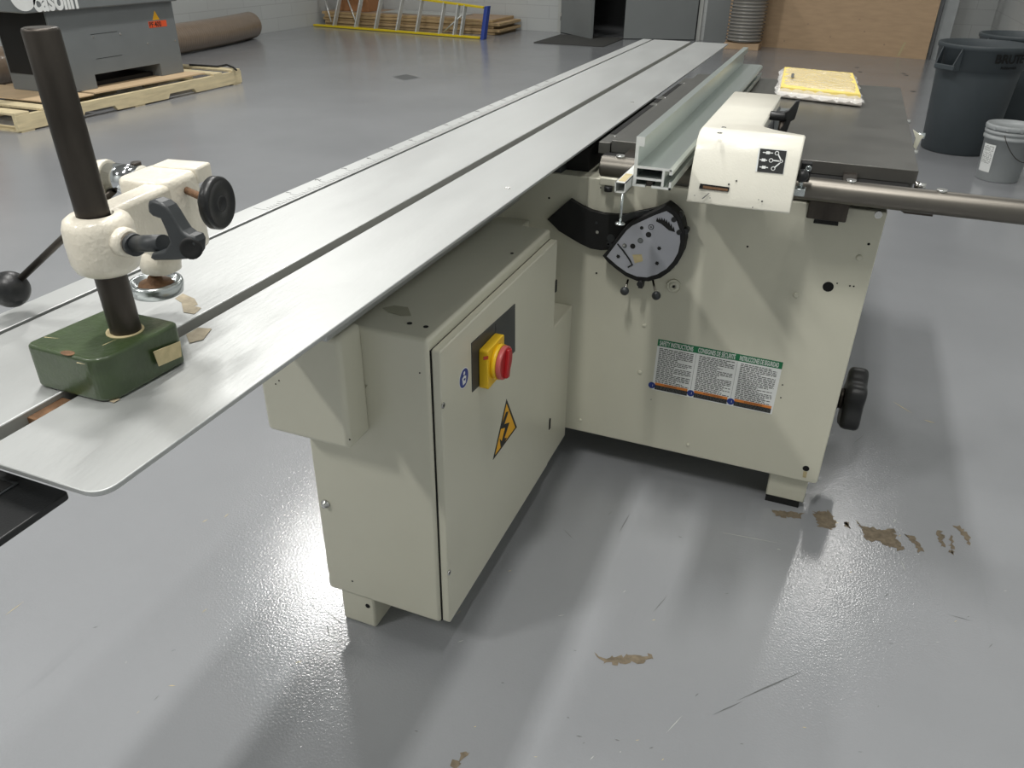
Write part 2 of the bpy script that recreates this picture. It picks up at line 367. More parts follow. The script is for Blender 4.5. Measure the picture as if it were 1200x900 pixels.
for a, b, wd, mt in [((862, 822), (942, 786), .002, 'inkgrey'), ((835, 838), (870, 822), .0015, 'inkgrey'), ((840, 623), (915, 637), .0012, 'frame'), ((1045, 470), (1070, 485), .002, 'tan'),
                     ((1082, 492), (1096, 496), .003, 'tan'), ((725, 625), (738, 602), .0015, 'inkgrey'), ((765, 718), (782, 698), .001, 'inkgrey'), ((1055, 655), (1062, 672), .001, 'frame'),
                     ((5, 722), (28, 705), .001, 'tan'), ((780, 860), (800, 838), .0008, 'frame'), ((1110, 720), (1140, 728), .001, 'inkgrey'), ((660, 620), (672, 632), .001, 'inkgrey'),
                     ((1000, 520), (1012, 510), .001, 'inkgrey'), ((380, 715), (404, 733), .001, 'inkgrey'), ((383, 730), (386, 748), .001, 'ink')]: scratch(sc, a, b, wd, mt)
for k in range(60):
    x, y = rnd.uniform(60, 1190), rnd.uniform(600, 895); L_ = rnd.uniform(2, 9); a_ = rnd.uniform(-.9, .3)
    scratch(sc, (x, y), (x + L_ * math.cos(a_), y + L_ * math.sin(a_)), rnd.uniform(.0005, .0014), rnd.choice(['inkgrey', 'inkgrey', 'frame', 'tan']))
o = sc.build('floor_scratches', floor_obj)
MB().prism([at(460, 90, z=.0004), at(476, 87, z=.0004), at(492, 91, z=.0004), at(474, 94, z=.0004)], (0, 0, .0006), 'inkgrey').build('floor_plate', floor_obj, 'small dark square plate set in the floor')
g = MB()
for px, py in ((1004, 79), (1008, 84), (1059, 86), (1070, 107), (1062, 88)):
    p = at(px, py, z=.001); g.ball(p, .02, 'ink', (1.6, 1, .12), 8)
g.build_each('dirt_speck', floor_obj, 'dark crumb on the floor near the plywood')

# ================================================================== TABLE SAW
saw = thing('table_saw', (-.3, 2.1, 0), 'cream sliding table saw body with dark cast iron top, electrical cabinet and round steel rail', 'table saw')
BY = 1.906   # front face of the machine body
BX1 = .159
m = MB()
m.prism([Vector((x, BY, z)) for x, z in rounded([(-.95, .108), (BX1, .108), (BX1, .873), (-.95, .873)], [.01, .012, .004, .004])], (0, .80, 0), 'cream', .003)
body = m.build('machine_body', saw)
# holes, plugs, marks on the body face
def disc_on_body(mb, px, py, rpx, mt, t=.001, y=None, n=20):
    y = BY if y is None else y
    c = at(px, py, y=y); r = rpx * c.length / 1200 * 1.0
    mb.cyl(c, c + Vector((0, -t, 0)), r, mt, n=n)
m = MB()
for px, py, r in ((970.5, 336, 7.5), (981, 332, 1), (996, 335, 1.2), (1000.5, 335.5, 1.2), (1018, 286, 1.8), (917, 451, 1.2), (915, 466, 1.2), (643.5, 232, 1.6), (699, 320, 1.5), (944.5, 549, 5.5), (763, 468, .8), (704, 220, 1), (876, 289, 1.5)):
    disc_on_body(m, px, py, r, 'void', .0006)
m.prism([at(a, b, y=BY) for a, b in ((941.5, 552), (946, 553), (944.5, 560), (940.5, 559))], (0, -.0007, 0), 'tan')
m.build_each('panel_hole', body, 'dark round hole in the cream panel')
m = MB()
for px, py, r in ((933, 346, 5), (1007, 302, 5.5), (750, 436, 4.5), (680, 492, 3.5), (806, 521, 3.5), (755, 381, 4)):
    c = at(px, py, y=BY); rr = r * .0014
    m.lathe(c, (0, -1, 0), [(0, rr), (.0015, rr), (.0035, rr * .8), (.004, rr * .5)], 'cream', 20)
m.build_each('blanking_plug', body, 'cream round blanking plug')
m = MB()
for px, py, r in ((790, 335, 12), (785, 311, 10)):
    c = at(px, py, y=BY); rr = r * .00155
    m.lathe(c, (0, -1, 0), [(0, rr), (.004, rr), (.005, rr * .93), (.0035, rr * .86), (.0035, rr * .62), (.006, rr * .58), (.006, rr * .3), (.004, rr * .25), (.004, .001)], 'cream', 28)
    m.cyl(c + Vector((0, -.004, 0)), c + Vector((0, -.008, 0)), rr * .16, 'blackm', n=12)
m.build_each('adjuster_cap', body, 'cream round cap with a dark centre screw')
# black square notch plate under the rail
m = MB(); q = [at(a, b, y=BY) for a, b in ((959, 240), (985, 243), (982, 264.5), (953, 261))]
m.prism(q, (0, -.003, 0), 'blackm'); q = [at(a, b, y=BY) for a, b in ((959, 240), (984, 243), (981, 259), (955, 256.5))]; m.prism([p + Vector((0, -.003, 0)) for p in q], (0, -.0015, 0), 'darkgrey')
c = at(969, 247, y=BY); m.cyl(c + Vector((0, -.004, 0)), c + Vector((0, -.009, 0)), .006, 'darksteel', n=16); m.build('notch_plate', body, 'black square plate with a notch and screw')
# feet of the body
for x0, x1, y0 in ((.035, .139, 1.925), (-.9, -.8, 1.925), (.035, .139, 2.56), (-.9, -.8, 2.56)):
    m = MB(); m.box(x0, x1, y0, y0 + .1, .022, .112, 'cream', .004); f = m.build('foot', saw)
    MB().box(x0 + .002, x1 - .01, y0 + .003, y0 + .095, 0, .024, 'blackm').build('rubber_pad', f, 'black rubber pad under the foot')
# trunnion enclosure under the cast table, above the body
MB().box(-.69, -.56, BY + .05, 2.75, .872, .932, 'blackm').box(-.66, -.62, BY + .01, BY + .08, .87, .915, 'darkgrey', .004).build('slide_support', saw, 'black support under the sliding table')
m = MB(); c0 = at(722, 205, y=BY)
m.box(-.51, -.44, BY - .02, BY + .06, .862, .882, 'cream', .003); m.cyl((-.485, BY - .02, .862), (-.485, BY - .02, .85), .011, 'black', n=16)
m.build('rail_clamp', saw, 'cream clamp block with a black screw under the rail end')

# safety label
m = MB()
tl, tr, br, bl = [at(a, b, y=BY) for a, b in ((771.5, 397), (918, 424.5), (905, 486), (765, 456))]
# lay out as a true rectangle on the face
lw = (tr - tl).length; ux = Vector(((tr - tl).x, 0, (tr - tl).z)).normalized(); uz = Vector((-ux.z, 0, ux.x)); lh = ((tl - bl).length + (tr - br).length) / 2
yo = Vector((0, -.0006, 0))
def L(u, v, d=0): return tl + ux * (u * lw) - uz * (v * lh) + yo * (1 + d)
def quad(mb, u0, u1, v0, v1, mt, d=0):
    P = [L(u0, v0, d), L(u0, v1, d), L(u1, v1, d), L(u1, v0, d)]; vs = [mb.bm.verts.new(p) for p in P]; f = mb.bm.faces.new(vs); mb.faces([f], mt)
m.prism([L(0, 0, -1), L(0, 1, -1), L(1, 1, -1), L(1, 0, -1)], (0, -.0006, 0), 'white')
quad(m, 0, 1, 0, .13, 'lgreen', .1)
for u, w_, t in ((.016, .3, 'SAFETY INSTRUCTIONS'), (.335, .325, 'CONSIGNES DE SÉCURITÉ'), (.668, .32, 'INSTRUCCIONES DE SEGURIDAD')):
    m.text(t, lh * .12, L(u, .108, .3), ux, uz, 'white', .0002, squeeze=w_ * lw / (len(t) * lh * .12 * .60), bold=.0003)
rl = random.Random(5)
for c in range(3):
    u0 = .02 + c * .333; u1 = u0 + .285
    v = .165
    while v < .83:
        u = u0; ue = u1 - (rl.uniform(.03, .15) if rl.random() < .3 else 0)
        while u < ue:
            l = min(rl.uniform(.012, .04), ue - u); quad(m, u, u + l, v, v + .014, 'ink', .3); u += l + .006
        v += .0285
    quad(m, u0, u0 + .3, .845, .895, 'lorange', .2); quad(m, u0, u0 + .3, .895, .985, 'ink', .2)
    m.text('WARNING' if c == 0 else ('AVERTISSEMENT' if c == 1 else 'ADVERTENCIA'), lh * .045, L(u0 + .08, .885, .5), ux, uz, 'ink', .0001)
    for vv in (.912, .932, .952, .972):
        u = u0 + .01
        while u < u0 + .285: l = rl.uniform(.012, .03); quad(m, u, u + l, vv - .004, vv + .002, 'inkgrey', .4); u += l + .007
    if c < 2: quad(m, u0 + .303, u0 + .305, .15, .84, 'inkgrey', .2)
for c in range(3):
    cc = L(.0 + c * .333 - .004, .915, .3); q = .055
    quad(m, c * .333 - .034 + (.03 if c == 0 else 0), c * .333 + .022, .84, .99, 'white', .3)
    m.cyl(cc, cc + Vector((0, -.0004, 0)), lh * .062, 'blue', n=28); 
    m.text('i', lh * .07, cc + Vector((.001, -.0006, -.003)), ux, uz, 'white', .0001)
m.build('safety_label', body, 'white three column safety instructions label with green heading')

# star handwheel at the far right side
m = MB(); c = Vector((BX1, 2.17, .245))
m.cyl(c, c + Vector((.02, 0, 0)), .04, 'blackm'); 
prof = []
for k in range(40):
    a = 2 * math.pi * k / 40; r = .084 + .013 * math.cos(5 * a + .6); prof.append(Vector((BX1 + .032, 2.17 + r * math.cos(a), .245 + r * math.sin(a))))
m.prism(prof, (.054, 0, 0), 'black', .014, smooth=True, seg=3)
m.cyl(c + Vector((.02, 0, 0)), c + Vector((.034, 0, 0)), .03, 'darksteel')
m.build('hand_wheel', saw, 'black lobed plastic hand wheel on the right side')

# cast iron table
m = MB()
m.box(-.503, .204, 1.952, 3.18, .93, .96, 'cast', .0015)
m.box(-.503, .200, 1.955, 1.985, .865, .935, 'cast', .004); m.box(.18, .203, 1.985, 3.17, .905, .935, 'cast'); m.box(-.50, -.47, 1.99, 3.17, .88, .935, 'cast')
m.build('cast_iron_table', saw, 'dark grey machined cast iron table top')
m = MB()
m.box(-.536, -.506, 1.952, 3.1, .925, .953, 'cast', .001)
for y0, y1 in ((2.05, 2.5), (2.55, 2.62), (2.68, 2.95)): m.box(-.534, -.519, y0, y1, .9525, .9536, 'void')
for yy in (2.03, 2.52, 2.65, 2.97): m.cyl((-.515, yy, .953), (-.515, yy, .9545), .005, 'glint', n=12)
m.build('blade_insert', saw, 'dark slotted steel insert beside the sliding table')
m = MB()
for px, py, r in ((1079, 200, .007), (1074, 149, .006), (1066, 116, .006)):
    p = at(px, py, x=.204); m.cyl(Vector((.2, p.y, .935)), Vector((.222, p.y, .935)), r, 'glint', n=12); m.cyl(Vector((.2, p.y, .935)), Vector((.208, p.y, .935)), r * 1.5, 'steel', n=6)
m.build_each('edge_bolt', saw, 'bright bolt on the right edge of the cast table')
m = MB(); p = at(1074, 160, x=.21)
m.prism([at(a, b, y=2.36) for a, b in ((1070, 152), (1075, 156), (1083, 160), (1079, 164), (1073.5, 176), (1070, 172), (1073, 162))], (0, .008, 0), 'cream', .0008); c = at(1079, 159, y=2.37); m.cyl(c + Vector((-.012, 0, 0)), c + Vector((.010, 0, 0)), .008, 'zinc', n=16)
m.build('edge_bracket', saw, 'small cream bracket on the table edge')
# rail : round bar on brackets
m = MB(); RY, RZ, RR = 1.80, .934, .0245
m.cyl((-.483, RY, RZ), (2.0 if False else 1.55, RY, RZ), RR, 'rail', n=40, bev=.002)
rail = m.build('guide_rail', saw, 'round polished steel guide rail')
m = MB()
m.box(-.515, .19, 1.90, 1.952, .895, .93, 'blackm', .002)
m.prism([(-.02, 1.825, .905), (.17, 1.825, .905), (.185, 1.825, .897), (.24, 1.825, .897), (.24, 1.825, .925), (-.02, 1.825, .925)], (0, .08, 0), 'darksteel', .001)
for x in (-.44, .065, .24, .75, 1.3): m.cyl((x, RY, RZ + RR - .002), (x, RY, RZ + RR + .004), .010, 'glint', n=16); (x < .2) and m.box(x - .015, x + .015, RY, 1.952, RZ - .012, RZ + .008, 'darksteel', .002)
m.box(-.01, .075, 1.845, 1.905, .855, .898, 'darksteel', .003)
m.cyl((.135, 1.822, .890), (.135, 1.815, .890), .008, 'glint', n=14)
m.build_each('rail_bracket', saw, None)

# scoring / tilt indicator : black arc shroud and grey dial plate on the body face
def poly(mb, pts, y, th, mt, bev=0, smooth=False):
    mb.prism([at(a, b, y=y) for a, b in pts], (0, th, 0), mt, bev, smooth)
m = MB()
poly(m, [(641, 257), (654.5, 245), (668, 233.6), (680, 241), (693, 247), (706, 250.5), (720, 252), (733, 252), (748, 248), (764, 245), (780, 242), (775, 262), (740, 275), (713, 293), (704, 293.5), (692, 291.5), (680, 286), (669, 279.5), (655, 271)], BY - .016, .016, 'blackm', .001)
poly(m, [(728, 253), (745, 248.5), (760, 246), (762, 250), (740, 257), (728, 262)], BY - .02, .006, 'darkgrey', .001)
for a, b, r, mt in ((699, 261, 2, 'darkgrey'), (700, 272, 2.5, 'glint'), (714, 286, 4, 'darkgrey'), (713, 286, 1.6, 'glint'), (716, 279, 6, 'darkgrey')): disc_on_body(m, a, b, r, mt, .0015, BY - .016)
m.build('arc_shroud', body, 'black curved shroud to the left of the dial')
ring = [(706, 300), (709, 297), (720, 282.5), (731, 268), (738, 261.5), (751, 255), (766, 248), (782, 240), (790, 246), (796, 252), (800, 261), (802, 272), (802.5, 284), (800, 297), (794, 309), (785, 318.5), (774, 326), (760, 330), (746, 329.5), (733, 324), (721, 315), (712, 307.5)]
inner = [(711, 300.5), (722, 286), (734, 270.5), (741, 264.5), (753, 259), (767, 252.5), (781, 247.5), (788, 252), (793, 259), (796.5, 270), (797, 284), (794.5, 296), (789, 306), (781, 315), (770, 321.5), (758, 325), (746, 324), (734, 319), (723, 311), (715, 304)]
m = MB(); poly(m, ring, BY - .045, .045, 'blackm', .002, True)
for a, b in ((797, 252), (804, 270)): 
    p = at(a, b, y=BY - .03); m.cyl(p + Vector((0, .012, 0)), p + Vector((0, -.012, 0)), .008, 'black', n=12)
for a, b in ((790, 257), (796, 272)):
    p = at(a, b, y=BY - .045); m.cyl(p, p + Vector((0, -.004, 0)), .0065, 'black', n=16)
dial = m.build('dial_housing', body, 'black rim of the round dial')
m = MB(); poly(m, inner, BY - .0465, .004, 'plate')
D = BY - .0466
for a, b, r, mt in ((752, 267, 2.6, 'blackm'), (763, 266, 4.2, 'blackm'), (763, 266, 3, 'plate'), (763, 266, 1.6, 'inkgrey'), (760, 275, 4.2, 'blackm'), (750.5, 282, 4.2, 'inkgrey'), (750.5, 282, 2.6, 'machine'), (741.5, 288.5, 4, 'blackm'), (732, 288, 3.6, 'inkgrey'), (731, 287.5, 1.8, 'glint')):
    disc_on_body(m, a, b, r, mt, .0004 + (4.3 - r) * .0003, D)
for a, b in ((772.5, 291), (770, 308.5), (724.5, 300.5)):      # small rosettes
    c = at(a, b, y=D); st = []
    for k in range(12):
        an = math.pi * k / 6; r = .0058 if k % 2 == 0 else .0042; st.append(c + Vector((r * math.cos(an), 0, r * math.sin(an))))
    m.prism(st, (0, -.0006, 0), 'blackm')
# saw blade arc symbol
arc = []
for k in range(9):
    t = k / 8; a = 769 + 22 * t; b = 258 + 14 * t - 5 * math.sin(math.pi * t); arc += [(a, b), (a + 1.2, b - 3.2)] if k < 8 else [(a, b)]
arc += [(784, 270), (775, 262.5), (769, 259.5)]
poly(m, arc, D - .0002, -.0006, 'blackm')
# bent pointer line
pl = [(724, 285), (731, 293), (738, 303), (742, 310.5), (736, 314), (735.5, 312.5), (740, 309.8), (736, 303), (729.5, 294), (723, 286)]
poly(m, pl, D - .0004, -.001, 'ink')
poly(m, [(741, 298.5), (752, 298), (753.5, 306), (744, 308.5)], D - .0002, -.0005, 'tan')
m.build('dial_plate', body, 'pale grey dial plate with black symbols')
m = MB()
for (a, b), (c_, d_), r in (((736, 328), (732, 341), .0115), ((765, 328), (769, 346.5), .0115)):
    p = at(a, b, y=BY - .03); q = at(c_, d_, y=BY - .06); m.cyl(p, q, .003, 'steel', n=12); m.ball(q, r, 'darkgrey')
p = at(751, 331, y=BY - .045); m.cyl(p + Vector((0, .02, 0)), p + Vector((0, -.014, 0)), .0075, 'black', n=16); m.box(p.x - .004, p.x + .008, p.y - .012, p.y + .01, p.z - .012, p.z, 'black', .001)
m.build_each('ball_handle', body, 'black handle beneath the dial')

# electrical cabinet
CX0, CX1, CY0, CY1, CZ0, CZ1 = -.86, -.577, 1.07, 1.72, .10, .79
m = MB()
m.box(CX0, CX1, CY0, CY1, CZ0, CZ1, 'cream', .007, 3)
m.box(CX0, -.70, CY1 - .01, BY, .52, CZ1 - .05, 'cream', .004)
m.box(CX0, CX1 + .01, CY1 - .01, BY, .08, .515, 'cream', .004)
cab = m.build('electrical_cabinet', saw, 'cream sheet metal electrical cabinet')
m = MB(); xd0, xd1 = CX1 + .0015, -.557
m.prism([Vector((xd0, y, z)) for y, z in rounded([(1.078, .100), (1.716, .100), (1.716, .768), (1.078, .768)], .006, 4)], (xd1 - xd0, 0, 0), 'cream', .003)
m.build('cabinet_door', cab, 'cream cabinet door facing right')
m = MB(); m.box(CX1 - .002, CX1 + .0018, 1.0765, 1.714, .102, .7665, 'void'); m.build('door_gasket', cab, 'dark seam around the door')
m = MB()
for px, py in ((519, 475), (526, 671)):
    c = at(px, py, x=xd1); m.cyl(c, c + Vector((.002, 0, 0)), .006, 'glint', n=20); m.cyl(c + Vector((.002, 0, 0)), c + Vector((.0024, 0, 0)), .003, 'ink', n=6)
m.build_each('door_lock', cab, 'small round door lock')
m = MB()
for py in (338, 500):
    c = at(648 if py == 338 else 641.5, py, x=xd1); m.box(xd1 - .006, xd1 + .002, 1.711, 1.722, c.z - .018, c.z + .014, 'blackm', .001)
m.build_each('door_hinge', cab, 'black hinge on the door edge')
# boxy cable housing on the front
m = MB(); m.box(-.896, -.711, .998, CY0 + .004, .566, .797, 'cream', .010, 3); m.build('cable_cover', cab, 'boxy cream cover standing off the cabinet front')
m = MB()
p = at(382, 590, y=CY0); m.lathe(p, (0, -1, 0), [(0, .010), (.003, .010), (.004, .0075), (.010, .006), (.0105, .003)], 'glint', 20)
p = at(396, 698, y=CY0)
for a, b, r, yy in ((413, 681, .0022, CY0), (323, 450, .0014, .998), (327, 446, .0014, .998), (492, 437, .0016, CY0), (410, 515, .0018, .998)):
    q = at(a, b, y=yy); m.cyl(q, q + Vector((0, -.0007, 0)), r, 'void', n=10)
for a, b, r in ((480, 379, .005), (499, 383, .005), (600, 297, .004)):
    q = at(a, b, z=CZ1); m.cyl(q, q + Vector((0, 0, .0007)), r, 'void', n=12)
m.build_each('cabinet_fastener', cab, None)
m = MB()
q = [at(a, b, z=CZ1 + .0004) for a, b in ((448, 361), (462, 358), (478, 360), (482, 370), (470, 370), (455, 366))]; m.prism(q, (0, 0, .0003), 'scuff')
q = [at(a, b, y=CY0 - .0004) for a, b in ((410, 475), (426, 450), (431, 451), (424, 462), (413, 473))]; m.prism(q, (0, -.0003, 0), 'scuff')
m.build_each('worn_spot', cab, 'dull brown scuff in the paint')
# foot
m = MB(); m.box(-.838, -.752, 1.082, 1.20, .0, .105, 'cream', .006, 3); q = at(431, 710, y=1.082); m.cyl(q, q + Vector((0, -.001, 0)), .006, 'void', n=16); m.build('cabinet_foot', cab, 'cream square foot with a hole')
m = MB(); m.box(-.83, -.77, 1.62, 1.70, 0, .102, 'cream', .005); m.build('cabinet_foot', cab, 'cream square rear foot')
# rotary switch and signs on the door
def door_poly(mb, pts, mt, x, th): mb.prism([at(a, b, x=x) for a, b in pts], (th, 0, 0), mt)
m = MB(); door_poly(m, [(552, 402), (603, 356), (603, 411.5), (553, 459.5)], 'darkgrey', xd1, .0015); P0 = at(580, 378, x=xd1)
m.box(xd1 + .0015, xd1 + .0018, P0.y - .0006, P0.y + .0006, at(580, 400, x=xd1).z, at(580, 379, x=xd1).z, 'ink')
m.build('switch_plate', cab, 'dark grey plate behind the main switch')
sc_ = at(571, 421, x=xd1); yc, zc = sc_.y, sc_.z
p1, p2 = at(560, 409, x=xd1 + .002), at(582, 393, x=xd1 + .002); ybw = abs(p2.y - p1.y)
m = MB(); m.prism([Vector((xd1 + .0015, y, z)) for y, z in rounded([(yc - .046, zc - .044), (yc + .040, zc - .044), (yc + .040, zc + .044), (yc - .046, zc + .044)], .007)], (.020, 0, 0), 'yellow', .002)
m.cyl((xd1 + .0215, yc, zc), (xd1 + .032, yc, zc), .037, 'yellow', n=36); m.build('switch_base', cab, 'yellow square switch base')
m = MB(); x_ = xd1 + .032
m.cyl((x_, yc, zc), (x_ + .010, yc, zc), .0355, 'redtrim', n=40, bev=.002); m.cyl((x_ + .010, yc, zc), (x_ + .0105, yc, zc), .031, 'red', n=40)
m.obox((x_ + .013, yc, zc), (1, 0, 0), (0, .2, .98), (0, -.98, .2), (.005, .031, .008), 'red', .003)
m.build('switch_knob', cab, 'round red rotary knob')
m = MB(); door_poly(m, [(566.5, 418), (572, 417), (572, 421), (566.5, 422)], 'red', xd1 + .0216, .0006); 
m.build('switch_mark', cab, 'small red mark on the yellow base')
m = MB()
tri = [at(a, b, x=xd1) for a, b in ((593.5, 467.5), (605.5, 500.5), (577.5, 539))]
cen = sum(tri, Vector()) / 3
m.prism(tri, (.0006, 0, 0), 'ink'); m.prism([cen + (p - cen) * .84 + Vector((.0006, 0, 0)) for p in tri], (.0003, 0, 0), 'sign')
door_poly(m, [(593, 483), (586, 503), (592, 501), (588, 517), (585.5, 514), (587, 526), (594, 513), (591, 513.5), (597, 495), (591, 497), (596, 482)], 'ink', xd1 + .0009, .0003)
m.build('warning_sign', cab, 'yellow triangular high voltage sign')
m = MB(); c = at(543.5, 443, x=xd1); m.cyl(c, c + Vector((.0005, 0, 0)), .0215, 'white', n=36); m.cyl(c + Vector((.0005, 0, 0)), c + Vector((.0008, 0, 0)), .0195, 'blue', n=36)
v = c + Vector((.0008, 0, 0))
m.ball(v + Vector((0, .001, .010)), .004, 'white', (.1, 1, 1), 12); m.prism([v + Vector((0, a, b)) for a, b in ((-.009, .003), (.001, .005), (.009, .001), (.006, -.013), (-.006, -.013))], (.0003, 0, 0), 'white')
m.prism([v + Vector((.0003, a, b)) for a, b in ((-.003, -.0), (.005, -.002), (.004, -.006), (-.003, -.004))], (.0003, 0, 0), 'blue')
m.build('manual_sticker', cab, 'round blue sticker with a white reading figure')

# ================================================================== SLIDING TABLE
TZ = .96; TY0, TY1 = .379, 4.235
XL, XA, XB, XC, XD, XR = -.968, -.922, -.913, -.7275, -.704, -.543
sl = thing('sliding_table', (-.75, 2.3, .82), 'long brushed aluminium sliding table with two grooves running beside the saw', 'sliding table')
m = MB()
def strip(a, b, r_near_l=0, r_near_r=0):
    pts = rounded([(a, TY0), (b, TY0), (b, TY1), (a, TY1)], [r_near_l, r_near_r, 0, 0], 10)
    m.prism([Vector((x, y, TZ - .006)) for x, y in pts], (0, 0, .006), 'alu', .0012)
strip(XL, XA, .02, 0); strip(XB, XC); strip(XD, XR, 0, .024)
for a_, b_ in ((XL + .012, XC - .0002), (XD + .0002, -.60)): m.box(a_, b_, TY0 + .030, TY1 - .01, TZ - .022, TZ - .0062, 'alu')
for a_, b_ in ((XC - .0004, XC + .0006), (XD - .0006, XD + .0004)): m.box(a_, b_, TY0 + .0, TY1 - .001, TZ - .022, TZ - .0012, 'groove')
m.build('table_surface', sl)
m = MB(); m.box(XL + .01, -.695, TY0 + .55, TY1 - .04, .880, TZ - .0222, 'alu', .004).box(XL + .01, -.72, TY0 + .60, 1.88, .799, .8798, 'alu', .003); m.build('table_beam', sl, 'hollow aluminium beam beneath the table')
m = MB(); m.box(XC + .0002, XD - .0002, TY0 + .03, TY1, TZ - .0220, TZ - .0205, 'inkgrey'); m.box(XA + .0002, XB - .0002, TY0 + .002, TY1 - .01, TZ - .0061, TZ - .0055, 'ink'); m.build('groove_floor', sl, 'dark bottom of the grooves')  # dark strips paint in the shade down in the grooves
# scale
ya, yb = at(292, 243, z=TZ).y, at(640, 94, z=TZ).y
m = MB(); m.box(XL + .010, XA - .004, ya, yb, TZ, TZ + .0005, 'alu')
n_ = int((yb - ya) / .01)
for k in range(n_):
    y = ya + .01 + k * .01; l = .022 if k % 10 == 9 else (.015 if k % 5 == 4 else .009)
    m.box(XA - .005 - l, XA - .005, y - .0006, y + .0006, TZ + .0005, TZ + .0007, 'inkgrey')
    if k % 10 == 9: m.text(str((k + 1) // 10 * 100)[:-2], .017, (XA - .03, y + .003, TZ + .0006), (0, 1, 0), (-1, 0, 0), 'ink', .0002)
m.build('scale_strip', sl, 'printed measuring scale along the left edge')
m = MB(); p = at(595, 220.5, z=TZ); m.cyl(p, p + Vector((0, 0, .0012)), .006, 'glint', n=16); p = at(741, 120, z=TZ); m.cyl(p, p + Vector((0, 0, .0012)), .006, 'glint', n=16); m.build_each('table_screw', sl, 'small bright screw in the table surface')
m = MB()
for k, pts in enumerate([[(205, 350), (214, 344), (228, 350), (232, 357), (222, 360)], [(212, 352), (220, 356), (236, 361), (228, 368), (215, 366)], [(218, 392), (232, 384), (248, 385), (238, 398), (222, 402)], [(128, 470), (136, 466), (141, 468), (133, 472)]]):
    m.prism([at(a, b, z=TZ + .0002 + k * .0003) for a, b in pts[:]], (0, 0, .0002), 'stain')
m.build_each('glue_stain', sl, 'brown glue stain near the clamp')
# black end bracket
m = MB(); e0 = [(-.96, .24), (-.622, .24), (-.622, .405), (-.96, .405)]
m.prism([Vector((x, y, .915)) for x, y in rounded(e0, .006)], (0, 0, .008), 'black', .0015)
rc = at(22, 567, z=.9232); m.prism([Vector((x, y, .9231)) for x, y in ((-.95, .25), (rc.x, .25), (rc.x, rc.y), (-.95, rc.y))], (0, 0, .0012), 'darkgrey'); m.prism([Vector((x, y, .9243)) for x, y in ((-.95, .25), (rc.x - .003, .25), (rc.x - .003, rc.y - .003), (-.95, rc.y - .003))], (0, 0, .0003), 'void')
m.box(-.93, -.75, .36, .92, .90, .926, 'black', .003)
m.build('end_bracket', sl, 'black plastic end bracket under the table end')
m = MB(); m.box(XC + .001, XD - .001, .455, .50, TZ - .020, TZ - .006, 'rust', .001); m.build('slot_nut', sl, 'rusty nut in the wide slot')

# ================================================================== RIP FENCE
rf = thing('rip_fence', (-.2, 1.8, .92), 'cream fence head on the round rail carrying a long aluminium fence profile', 'rip fence')
FY0, FY1 = 1.544, 3.155
m = MB()
def fp(pts, mt='alu_fence'): m.prism([Vector((x, FY0, z)) for x, z in pts], (0, FY1 - FY0, 0), mt)
Zb, Zt = .9665, 1.064
fp([(-.348, Zb + .004), (-.345, Zb), (-.341, Zb), (-.341, Zt), (-.348, Zt)])                         # tall wall
fp([(-.341, Zt - .018), (-.331, Zt - .018), (-.331, Zt), (-.341, Zt)])                                # top lip
fp([(-.341, 1.008), (-.276, 1.008), (-.270, 1.003), (-.270, .996), (-.276, .996), (-.276, 1.003), (-.341, 1.003)])   # shelf with a hook
fp([(-.290, .9715), (-.285, .9715), (-.285, 1.003), (-.290, 1.003)])                                  # inner wall
fp([(-.341, .981), (-.290, .981), (-.290, .9855), (-.341, .9855)])                                    # inner floor
fp([(-.341, Zb), (-.322, Zb), (-.322, Zb + .0045), (-.341, Zb + .0045)]); fp([(-.309, Zb), (-.270, Zb), (-.270, .982), (-.2745, .982), (-.2745, Zb + .0045), (-.309, Zb + .0045)])
fence = m.build('fence_profile', rf, 'long hollow aluminium fence profile')
m = MB(); m.box(-.323, -.308, FY0 + .008, FY0 + .03, Zb + .0005, .979, 'darksteel', .002); m.build('clamp_bolt', rf, 'dark bolt in the slot of the fence profile')
# end face, sawn bright : thin cap following the same section
m = MB()
for x0, x1, z0, z1 in ((-.348, -.341, Zb, Zt), (-.341, -.331, Zt - .018, Zt), (-.341, -.272, 1.003, 1.008), (-.276, -.270, .996, 1.006), (-.290, -.285, .9715, 1.003), (-.341, -.290, .981, .9855), (-.341, -.322, Zb, Zb + .0045), (-.309, -.270, Zb, Zb + .0045), (-.2745, -.270, Zb, .982)):
    m.box(x0, x1, FY0 - .0008, FY0, z0, z1, 'alu_cut')
m.build('sawn_end', rf, 'bright sawn end of the fence profile')
# small square tube with hanging pin
m = MB()
for x0, x1, z0, z1 in ((-.371, -.3695, .964, .985), (-.3515, -.350, .964, .985), (-.371, -.350, .9835, .985), (-.371, -.350, .964, .9655)): m.box(x0, x1, 1.492, 3.0, z0, z1, 'alu_cut')
m.box(-.367, -.353, 1.50, 1.56, .985, .9856, 'tan')
m.build('square_tube', rf, 'thin square aluminium tube beside the fence')
m = MB(); m.cyl((-.355, 1.496, .964), (-.355, 1.496, .902), .0028, 'zinc', n=12); m.lathe((-.355, 1.496, .899), (0, 0, 1), [(0, .006), (.001, .010), (.003, .010), (.004, .004)], 'zinc', 24); m.build('hanging_pin', rf, 'thin pin with a flat end hanging from the tube')
